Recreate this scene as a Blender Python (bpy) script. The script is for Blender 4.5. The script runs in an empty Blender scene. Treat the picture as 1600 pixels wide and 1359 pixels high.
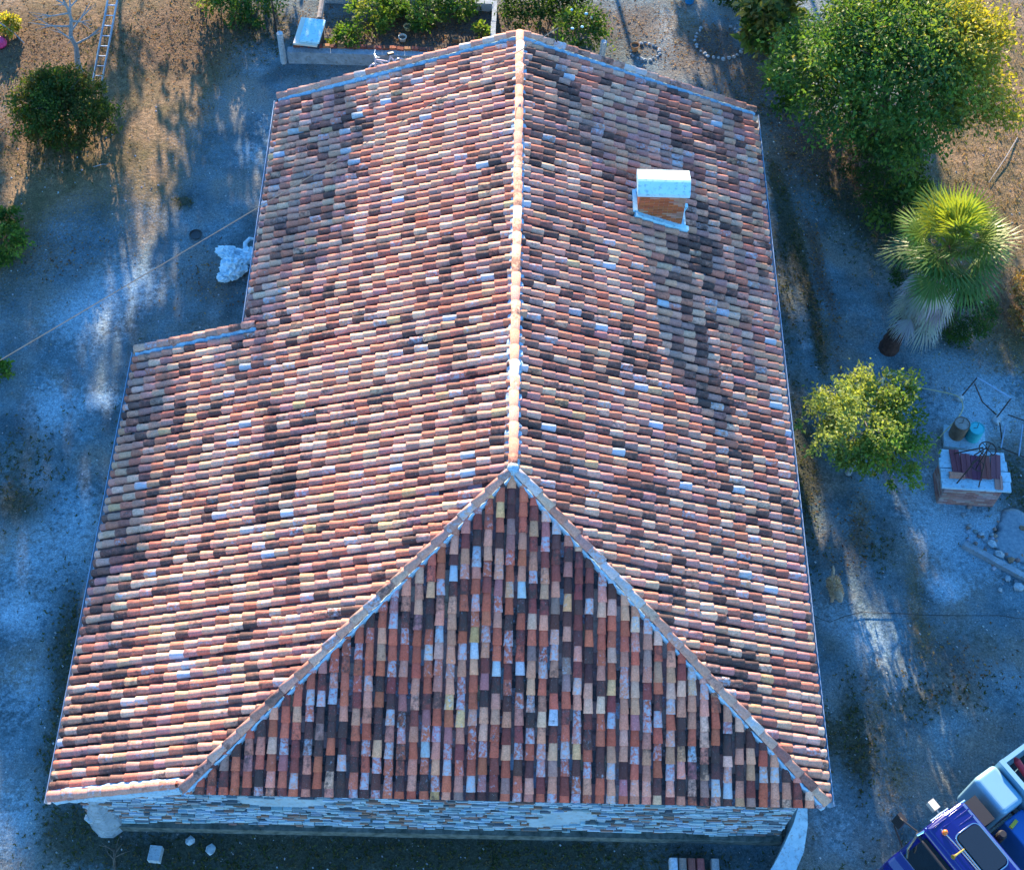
import bpy, bmesh, math, random
from math import sin, cos, pi, radians, sqrt, exp, atan2
from mathutils import Vector, Matrix, noise as mnoise

S = bpy.context.scene
COL = S.collection

# ---------------------------------------------------------------- camera
cam_d = bpy.data.cameras.new('camera'); cam = bpy.data.objects.new('camera', cam_d); COL.objects.link(cam)
cam_d.sensor_width = 36.0; cam_d.lens = 49.3735; cam_d.clip_end = 2000.0; cam_d.clip_start = 0.1
_R = Vector((0.9995464, 0.01423685, 0.02653892)); _U = Vector((-0.02618804, 0.84604403, 0.53246941)); _F = Vector((0.01487241, 0.53292289, -0.8460331))
cam.matrix_world = Matrix(((_R.x, _U.x, -_F.x, -0.4413), (_R.y, _U.y, -_F.y, -13.9572), (_R.z, _U.z, -_F.z, 28.7169), (0, 0, 0, 1)))
S.camera = cam

# ---------------------------------------------------------------- sky, sun, exposure
SUN_EL = radians(15.0); SUN_AZ = radians(8.5)           # azimuth measured from +Y towards -X
sun_dir = Vector((-sin(SUN_AZ) * cos(SUN_EL), cos(SUN_AZ) * cos(SUN_EL), sin(SUN_EL)))
W_ = bpy.data.worlds.new('World'); S.world = W_; W_.use_nodes = True
nt = W_.node_tree; nt.nodes.clear()
sky = nt.nodes.new('ShaderNodeTexSky'); sky.sky_type = 'NISHITA'; sky.sun_disc = False
sky.sun_elevation = SUN_EL; sky.sun_rotation = -SUN_AZ
sky.air_density = 1.0; sky.dust_density = 0.0; sky.ozone_density = 4.5
hs = nt.nodes.new('ShaderNodeHueSaturation'); hs.inputs['Saturation'].default_value = 1.12
bgn = nt.nodes.new('ShaderNodeBackground'); bgn.inputs['Strength'].default_value = 0.15
outw = nt.nodes.new('ShaderNodeOutputWorld')
nt.links.new(sky.outputs[0], hs.inputs['Color']); nt.links.new(hs.outputs[0], bgn.inputs[0]); nt.links.new(bgn.outputs[0], outw.inputs[0])
sl = bpy.data.lights.new('sun', 'SUN'); sl.energy = 4.5; sl.angle = radians(0.5); sl.color = (1.0, 0.77, 0.53)
sun = bpy.data.objects.new('sun', sl); COL.objects.link(sun); sun.location = (0, 30, 30)
sun.rotation_euler = sun_dir.to_track_quat('Z', 'Y').to_euler()
S.view_settings.view_transform = 'Standard'; S.view_settings.look = 'None'
S.view_settings.exposure = 2.32; S.view_settings.gamma = 1.0
S.render.engine = 'CYCLES'
S.cycles.max_bounces = 6

# ---------------------------------------------------------------- helpers
class MB:
    """collects geometry for one mesh: vertices, faces and per-vertex colour / mask attributes"""
    def __init__(s): s.v = []; s.f = []; s.c = []; s.k = []
    def add(s, vs, fs, col=(1, 1, 1), k=(0, 0, 0)):
        n = len(s.v); s.v.extend([tuple(p) for p in vs]); s.f.extend([tuple(i + n for i in q) for q in fs])
        s.c.extend([col] * len(vs)); s.k.extend([k] * len(vs)); return n
    def box(s, c, d, rz=0, col=(1, 1, 1), M=None, taper=1.0):
        hx, hy, hz = d[0] / 2, d[1] / 2, d[2] / 2; vs = []
        for z, t in ((-hz, 1), (hz, taper)):
            for x, y in ((-hx, -hy), (hx, -hy), (hx, hy), (-hx, hy)): vs.append(Vector((x * t, y * t, z)))
        R = M if M is not None else Matrix.Rotation(rz, 3, 'Z')
        vs = [R @ v + Vector(c) for v in vs]
        s.add(vs, [(0, 3, 2, 1), (4, 5, 6, 7), (0, 1, 5, 4), (1, 2, 6, 5), (2, 3, 7, 6), (3, 0, 4, 7)], col)
    def tube(s, pts, rad, seg=8, col=(1, 1, 1), caps=True):
        pts = [Vector(p) for p in pts]; n = len(pts)
        if not hasattr(rad, '__len__'): rad = [rad] * n
        up = Vector((0, 0, 1)); rings = []; vs = []
        for i, p in enumerate(pts):
            t = (pts[min(i + 1, n - 1)] - pts[max(i - 1, 0)]).normalized()
            a = t.cross(up if abs(t.z) < 0.95 else Vector((1, 0, 0))).normalized(); b = t.cross(a).normalized()
            for j in range(seg):
                w = 2 * pi * j / seg; vs.append(p + (a * cos(w) + b * sin(w)) * rad[i])
        fs = []
        for i in range(n - 1):
            for j in range(seg):
                a = i * seg + j; b = i * seg + (j + 1) % seg; fs.append((a, b, b + seg, a + seg))
        if caps: fs.append(tuple(range(seg))); fs.append(tuple(reversed(range((n - 1) * seg, n * seg))))
        s.add(vs, fs, col)
    def lathe(s, prof, c=(0, 0, 0), seg=16, col=(1, 1, 1), M=None):
        vs = []; n = len(prof)
        for r, z in prof:
            for j in range(seg):
                w = 2 * pi * j / seg; v = Vector((r * cos(w), r * sin(w), z))
                if M is not None: v = M @ v
                vs.append(v + Vector(c))
        fs = []
        for i in range(n - 1):
            for j in range(seg):
                a = i * seg + j; b = i * seg + (j + 1) % seg; fs.append((a, b, b + seg, a + seg))
        if prof[0][0] > 1e-4: fs.append(tuple(reversed(range(seg))))
        if prof[-1][0] > 1e-4: fs.append(tuple(range((n - 1) * seg, n * seg)))
        s.add(vs, fs, col)
    def rock(s, c, r, rnd, col=(1, 1, 1), sq=(1, 1, 0.7), sub=1):
        vs, fs = ICO[sub]; o = Vector((rnd.uniform(-99, 99), rnd.uniform(-99, 99), rnd.uniform(-99, 99))); R = Matrix.Rotation(rnd.uniform(0, 6.3), 3, 'Z')
        out = []
        for v in vs:
            d = 1 + 0.45 * mnoise.noise(v * 1.3 + o) + 0.2 * mnoise.noise(v * 3.1 + o)
            q = Vector((v.x * sq[0], v.y * sq[1], v.z * sq[2])) * r * d; out.append(R @ q + Vector(c))
        s.add(out, fs, col)
    def build(s, name, mat, parent=None, smooth=False, loc=None):
        me = bpy.data.meshes.new(name); me.from_pydata(s.v, [], s.f)
        a = me.attributes.new('Col', 'FLOAT_COLOR', 'POINT'); buf = []
        for c in s.c: buf.extend((c[0], c[1], c[2], 1.0))
        a.data.foreach_set('color', buf)
        b = me.attributes.new('Msk', 'FLOAT_VECTOR', 'POINT'); buf = []
        for c in s.k: buf.extend(c)
        b.data.foreach_set('vector', buf)
        if smooth: me.polygons.foreach_set('use_smooth', [True] * len(me.polygons))
        me.materials.append(mat); me.update()
        o = bpy.data.objects.new(name, me); COL.objects.link(o)
        if parent is not None: o.parent = parent
        if loc is not None: o.location = loc
        return o

def _ico(sub):
    bm = bmesh.new(); bmesh.ops.create_icosphere(bm, subdivisions=sub, radius=1)
    vs = [v.co.copy() for v in bm.verts]; fs = [tuple(v.index for v in f.verts) for f in bm.faces]; bm.free(); return vs, fs
ICO = {1: _ico(1), 2: _ico(2), 3: _ico(3)}

def tag(o, label=None, cat=None, group=None, kind=None):
    if label: o['label'] = label
    if cat: o['category'] = cat
    if group: o['group'] = group
    if kind: o['kind'] = kind
    return o
def thing(name, label, cat, loc=(0, 0, 0), rz=0, group=None):
    o = bpy.data.objects.new(name, None); COL.objects.link(o); o.location = (loc[0], loc[1], loc[2] if len(loc) > 2 else 0.0)
    o.rotation_euler = (0, 0, rz); o.empty_display_size = 0.3
    return tag(o, label, cat, group)
def ss(a, b, x):
    t = min(1, max(0, (x - a) / (b - a))); return t * t * (3 - 2 * t)
def lerp3(a, b, t): return tuple(a[i] + (b[i] - a[i]) * t for i in range(3))
def jit(c, rnd, d=0.15):
    k = 1 + rnd.uniform(-d, d); return tuple(max(0.0, x * k * (1 + rnd.uniform(-d, d) * 0.4)) for x in c)

# ---------------------------------------------------------------- materials
class NT:
    def __init__(s, name):
        s.m = bpy.data.materials.new(name); s.m.use_nodes = True; s.t = s.m.node_tree; s.t.nodes.clear()
        s.o = s.n('ShaderNodeOutputMaterial'); s.p = s.n('ShaderNodeBsdfPrincipled'); s.l(s.p.outputs[0], s.o.inputs[0])
        s.p.inputs['Roughness'].default_value = 0.85; s.p.inputs['Specular IOR Level'].default_value = 0.25
    def n(s, t, **kw):
        q = s.t.nodes.new(t)
        for k, v in kw.items(): setattr(q, k, v)
        return q
    def l(s, a, b): s.t.links.new(a, b)
    def attr(s, name): return s.n('ShaderNodeAttribute', attribute_name=name)
    def noise(s, scale, detail=4, rough=0.6, vec=None, out='Fac'):
        q = s.n('ShaderNodeTexNoise'); q.inputs['Scale'].default_value = scale; q.inputs['Detail'].default_value = detail; q.inputs['Roughness'].default_value = rough
        if vec is None: vec = s.pos()
        s.l(vec, q.inputs['Vector']); return q.outputs[out]
    def pos(s):
        if not hasattr(s, '_g'): s._g = s.n('ShaderNodeNewGeometry')
        return s._g.outputs['Position']
    def math(s, op, a, b=None, clamp=False):
        q = s.n('ShaderNodeMath', operation=op); q.use_clamp = clamp
        for i, x in enumerate((a, b)):
            if x is None: continue
            if hasattr(x, 'is_output'): s.l(x, q.inputs[i])
            else: q.inputs[i].default_value = x
        return q.outputs[0]
    def remap(s, x, a, b, c=0.0, d=1.0):
        q = s.n('ShaderNodeMapRange'); q.clamp = True
        for i, v in enumerate((x, a, b, c, d)):
            if hasattr(v, 'is_output'): s.l(v, q.inputs[i])
            else: q.inputs[i].default_value = v
        return q.outputs[0]
    def mix(s, fac, a, b, mode='MIX'):
        q = s.n('ShaderNodeMix', data_type='RGBA', blend_type=mode)
        for x, sock in ((fac, q.inputs[0]), (a, q.inputs[6]), (b, q.inputs[7])):
            if hasattr(x, 'is_output'): s.l(x, sock)
            elif hasattr(x, '__len__'): sock.default_value = (x[0], x[1], x[2], 1)
            else: sock.default_value = x
        return q.outputs[2]
    def col(s, x):
        if hasattr(x, 'is_output'): s.l(x, s.p.inputs['Base Color'])
        else: s.p.inputs['Base Color'].default_value = (x[0], x[1], x[2], 1)
    def bump(s, h, strength=0.4, dist=0.02):
        q = s.n('ShaderNodeBump'); q.inputs['Strength'].default_value = strength; q.inputs['Distance'].default_value = dist
        s.l(h, q.inputs['Height']); s.l(q.outputs[0], s.p.inputs['Normal'])

def mat_noise(name, c1, c2, scale=6.0, rough=0.85, bump=0.3, dist=0.01, c3=None, metallic=0.0, use_col=False):
    m = NT(name); f = m.remap(m.noise(scale, 6, 0.65), 0.3, 0.7); c = m.mix(f, c1, c2)
    if c3 is not None: c = m.mix(m.remap(m.noise(scale * 2.7, 5, 0.7), 0.52, 0.66), c, c3)
    if use_col: c = m.mix(1.0, c, m.attr('Col').outputs['Color'], 'MULTIPLY')
    m.col(c); m.p.inputs['Roughness'].default_value = rough; m.p.inputs['Metallic'].default_value = metallic
    if bump: m.bump(m.noise(scale * 6, 5, 0.7), bump, dist)
    return m.m
def mat_plain(name, c, rough=0.5, metallic=0.0, spec=0.5, coat=0.0, mott=0.12):
    m = NT(name); f = m.noise(9, 5); m.col(m.mix(f, tuple(x * (1 - mott) for x in c), tuple(min(1, x * (1 + mott)) for x in c)))
    m.p.inputs['Roughness'].default_value = rough; m.p.inputs['Metallic'].default_value = metallic; m.p.inputs['Specular IOR Level'].default_value = spec
    m.p.inputs['Coat Weight'].default_value = coat
    return m.m
def mat_tile():
    m = NT('roof_tile'); a = m.attr('Col'); k = m.attr('Msk'); sx = m.n('ShaderNodeSeparateXYZ'); m.l(k.outputs['Vector'], sx.inputs[0])
    lich, moss, seed = sx.outputs[0], sx.outputs[1], sx.outputs[2]
    off = m.n('ShaderNodeVectorMath', operation='MULTIPLY_ADD'); m.l(m.pos(), off.inputs[0]); off.inputs[1].default_value = (1, 1, 1)
    cmb = m.n('ShaderNodeCombineXYZ'); 
    for i in range(3): m.l(seed, cmb.inputs[i])
    m.l(cmb.outputs[0], off.inputs[2]); v = off.outputs[0]
    c = m.mix(m.remap(m.noise(16, 5, 0.6, v), 0.25, 0.75), a.outputs['Color'], m.mix(1.0, a.outputs['Color'], (1.45, 1.45, 1.5), 'MULTIPLY'))
    c = m.mix(m.remap(m.noise(38, 5, 0.75, v), 0.32, 0.7, 0.0, 0.8), c, m.mix(1.0, c, (0.45, 0.42, 0.42), 'MULTIPLY'))
    big = m.noise(0.8, 4, 0.6); moss = m.math('ADD', moss, m.remap(big, 0.35, 0.7, -0.25, 0.5))
    nm = m.noise(11, 6, 0.72, v); th = m.math('SUBTRACT', 0.82, m.math('MULTIPLY', moss, 0.55))
    c = m.mix(m.math('MULTIPLY', m.remap(nm, th, m.math('ADD', th, 0.22)), 0.85), c, (0.055, 0.038, 0.036))
    nl = m.noise(13, 6, 0.75, v); tl = m.math('SUBTRACT', 0.80, m.math('MULTIPLY', lich, 0.5))
    c = m.mix(m.math('MULTIPLY', m.remap(nl, tl, m.math('ADD', tl, 0.16)), 0.8), c, (0.36, 0.44, 0.52))
    sp = m.noise(60, 3, 0.6, v); c = m.mix(m.math('MULTIPLY', m.remap(sp, 0.66, 0.72), m.remap(moss, 0.2, 0.8)), c, (0.50, 0.50, 0.46))
    m.col(c); m.p.inputs['Roughness'].default_value = 0.88; m.bump(m.noise(70, 4, 0.7, v), 0.5, 0.006)
    return m.m
def mat_leaf(name, trans=0.45, rough=0.55):
    m = NT(name); a = m.attr('Col'); m.col(a.outputs['Color']); m.p.inputs['Roughness'].default_value = rough
    tr = m.n('ShaderNodeBsdfTranslucent'); m.l(m.mix(1.0, a.outputs['Color'], (1.5, 1.35, 0.5), 'MULTIPLY'), tr.inputs[0])
    mx = m.n('ShaderNodeMixShader'); mx.inputs[0].default_value = trans
    m.l(m.p.outputs[0], mx.inputs[1]); m.l(tr.outputs[0], mx.inputs[2]); m.l(mx.outputs[0], m.o.inputs[0]); return m.m
def mat_col(name, rough=0.85, scale=25, amt=0.5, bump=0.3):
    m = NT(name); a = m.attr('Col').outputs['Color']; c = m.mix(m.remap(m.noise(scale, 6, 0.7), 0.3, 0.75, 0, amt), a, m.mix(1.0, a, (0.4, 0.4, 0.42), 'MULTIPLY'))
    m.col(c); m.p.inputs['Roughness'].default_value = rough
    if bump: m.bump(m.noise(scale * 2, 5, 0.7), bump, 0.01)
    return m.m
def mat_ground():
    m = NT('ground_earth'); k = m.attr('Msk'); sx = m.n('ShaderNodeSeparateXYZ'); m.l(k.outputs['Vector'], sx.inputs[0]); grass, moss, pale = sx.outputs
    soil = m.attr('Col').outputs['Fac']
    n1 = m.noise(0.9, 6, 0.65); n2 = m.noise(7, 6, 0.7); n3 = m.noise(38, 4, 0.75); n4 = m.noise(16, 5, 0.7)
    c = m.mix(m.remap(n2, 0.3, 0.7), (0.090, 0.172, 0.215), (0.215, 0.330, 0.385))
    c = m.mix(m.remap(n1, 0.38, 0.62, 0, 0.85), c, (0.062, 0.095, 0.108))
    n5 = m.noise(0.55, 5, 0.6); c = m.mix(m.remap(n5, 0.44, 0.62, 0, 0.8), c, m.mix(m.remap(n4, 0.3, 0.7), (0.15, 0.145, 0.125), (0.31, 0.29, 0.245)))
    def mask(x, n, w=0.55):   # ragged edge: mask value pushed through noise
        return m.remap(m.math('ADD', x, m.math('MULTIPLY', m.math('SUBTRACT', n, 0.5), 1.5)), 0.5 - w / 2, 0.5 + w / 2)
    c = m.mix(m.math('MULTIPLY', mask(pale, n2), 0.85), c, m.mix(m.remap(n4, 0.3, 0.7), (0.26, 0.43, 0.53), (0.46, 0.61, 0.69)))
    moss_shade = m.mix(m.remap(n4, 0.3, 0.7), (0.022, 0.026, 0.014), (0.075, 0.075, 0.04))
    c = m.mix(m.math('MULTIPLY', mask(moss, n2), 0.92), c, moss_shade)  # moss tone also carries the house shadow painted at the front wall
    gc = m.mix(m.remap(n2, 0.3, 0.7), (0.14, 0.08, 0.032), (0.36, 0.235, 0.12)); gc = m.mix(m.remap(n1, 0.42, 0.62, 0, 0.85), gc, (0.10, 0.085, 0.03))
    c = m.mix(m.math('MULTIPLY', mask(grass, n4), 0.92), c, gc)  # straw tone also carries the painted sun streaks
    soilc = m.mix(m.remap(n4, 0.35, 0.7), (0.06, 0.035, 0.022), (0.16, 0.10, 0.06))
    c = m.mix(m.math('MULTIPLY', mask(soil, n4, 0.7), 0.8), c, soilc)
    c = m.mix(m.remap(n3, 0.50, 0.72, 0, 0.85), c, m.mix(1.0, c, (0.35, 0.35, 0.35), 'MULTIPLY'))
    c = m.mix(m.remap(n3, 0.25, 0.44, 0.75, 0), c, m.mix(1.0, c, (1.9, 1.9, 1.85), 'MULTIPLY'))
    n6 = m.noise(20, 3, 0.8); c = m.mix(m.remap(n6, 0.52, 0.64, 0, 0.6), c, m.mix(1.0, c, (0.45, 0.45, 0.45), 'MULTIPLY')); c = m.mix(m.remap(n6, 0.34, 0.46, 0.6, 0), c, m.mix(1.0, c, (1.7, 1.7, 1.65), 'MULTIPLY'))
    m.col(c); m.p.inputs['Roughness'].default_value = 0.95
    h = m.math('ADD', m.math('MULTIPLY', n2, 1.0), m.math('ADD', m.math('MULTIPLY', n4, 0.6), m.math('MULTIPLY', n3, 0.35)))
    m.bump(h, 0.8, 0.09); return m.m

M = dict(
    tile=mat_tile(), ground=mat_ground(), leaf=mat_leaf('leaf'), frond=mat_leaf('palm_leaf', 0.3, 0.45), straw=mat_leaf('dry_straw', 0.3, 0.8),
    mortar=mat_noise('lime_mortar', (0.24, 0.38, 0.47), (0.38, 0.52, 0.60), 7, 0.9, 0.5, 0.01, c3=(0.22, 0.24, 0.24)),
    deck=mat_plain('dark_batten_wood', (0.05, 0.04, 0.035), 0.9),
    zinc=mat_noise('weathered_zinc', (0.34, 0.40, 0.45), (0.50, 0.55, 0.58), 3, 0.45, 0.1, 0.005, metallic=0.5),
    plaster=mat_noise('old_lime_plaster', (0.26, 0.34, 0.38), (0.40, 0.47, 0.50), 2.5, 0.9, 0.4, 0.01, c3=(0.30, 0.27, 0.23)),
    stone=mat_col('stone_courses', 0.92, 30, 0.6, 0.6), brick=mat_col('fired_brick', 0.9, 35, 0.5, 0.4),
    white=mat_noise('white_render', (0.32, 0.60, 0.69), (0.42, 0.68, 0.75), 4, 0.7, 0.3, 0.008, c3=(0.22, 0.40, 0.46)),
    concrete=mat_noise('concrete', (0.16, 0.20, 0.23), (0.30, 0.35, 0.38), 5, 0.9, 0.4, 0.01, c3=(0.16, 0.17, 0.16)),
    bark=mat_noise('bark', (0.05, 0.04, 0.03), (0.17, 0.14, 0.11), 14, 0.95, 0.8, 0.02), palebark=mat_noise('pale_bark', (0.22, 0.21, 0.2), (0.4, 0.38, 0.35), 14, 0.95, 0.6, 0.02),
    iron=mat_noise('rusted_iron', (0.03, 0.025, 0.025), (0.10, 0.06, 0.045), 12, 0.7, 0.3, 0.004, metallic=0.3),
    steel=mat_noise('galvanised_steel', (0.20, 0.30, 0.42), (0.38, 0.48, 0.58), 8, 0.4, 0.1, 0.003, metallic=0.6),
    blue=mat_plain('blue_car_paint', (0.004, 0.005, 0.115), 0.18, 0.0, 0.5, 0.6, 0.06), dark=mat_plain('black_rubber', (0.012, 0.012, 0.014), 0.6),
    glass=mat_plain('tinted_glass', (0.010, 0.014, 0.018), 0.06, 0.0, 0.8, 0.0, 0.0), chrome=mat_plain('chrome', (0.72, 0.72, 0.70), 0.18, 1.0),
    truckwhite=mat_plain('white_truck_paint', (0.17, 0.34, 0.44), 0.35, 0.0, 0.5, 0.2, 0.04), orange=mat_plain('orange_plastic', (0.75, 0.16, 0.01), 0.3), red=mat_plain('red_plastic', (0.55, 0.02, 0.03), 0.4),
    gold=mat_plain('brass', (0.75, 0.45, 0.08), 0.25, 0.8), cream=mat_plain('cream_plastic', (0.62, 0.58, 0.48), 0.4), yellow=mat_plain('yellow_paint', (0.6, 0.42, 0.03), 0.5),
    fur=mat_noise('dog_fur', (0.48, 0.29, 0.17), (0.72, 0.50, 0.34), 30, 0.95, 0.9, 0.03), black=mat_plain('black', (0.01, 0.01, 0.01), 0.4),
    film=mat_noise('white_plastic_film', (0.40, 0.60, 0.70), (0.62, 0.76, 0.82), 6, 0.35, 0.4, 0.02),
    terracotta=mat_noise('terracotta', (0.30, 0.13, 0.06), (0.48, 0.26, 0.12), 8, 0.85, 0.3), hose=mat_plain('yellow_hose', (0.50, 0.42, 0.20), 0.5),
    turq=mat_plain('turquoise_plastic', (0.03, 0.42, 0.45), 0.4), brown=mat_noise('rusty_drum', (0.16, 0.09, 0.05), (0.27, 0.2, 0.14), 6, 0.75, 0.2),
    wood=mat_noise('grey_wood', (0.16, 0.14, 0.12), (0.34, 0.31, 0.28), 9, 0.9, 0.4, 0.01), plank=mat_noise('pale_plank', (0.26, 0.42, 0.50), (0.44, 0.58, 0.64), 5, 0.85, 0.4, 0.01, c3=(0.25, 0.28, 0.3)),
    pink=mat_plain('pale_pink_paint', (0.62, 0.50, 0.55), 0.4), magenta=mat_plain('magenta_plastic', (0.75, 0.03, 0.14), 0.5),
    bluepl=mat_plain('blue_plastic', (0.01, 0.2, 0.5), 0.4), sand=mat_noise('pale_sand', (0.17, 0.25, 0.30), (0.34, 0.42, 0.47), 14, 0.95, 0.9, 0.05), cable=mat_plain('black_cable', (0.02, 0.02, 0.022), 0.6), tan=mat_plain('tan_cable', (0.25, 0.19, 0.13), 0.7),
    palmbark=mat_noise('palm_bark', (0.035, 0.018, 0.015), (0.12, 0.06, 0.045), 16, 0.95, 0.9, 0.03),
    mtile=mat_col('flat_clay_tile', 0.85, 30, 0.4, 0.3), stonepale=mat_noise('pale_limestone', (0.24, 0.30, 0.33), (0.44, 0.49, 0.51), 9, 0.92, 0.5, 0.02, c3=(0.2, 0.2, 0.18)),
)

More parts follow.
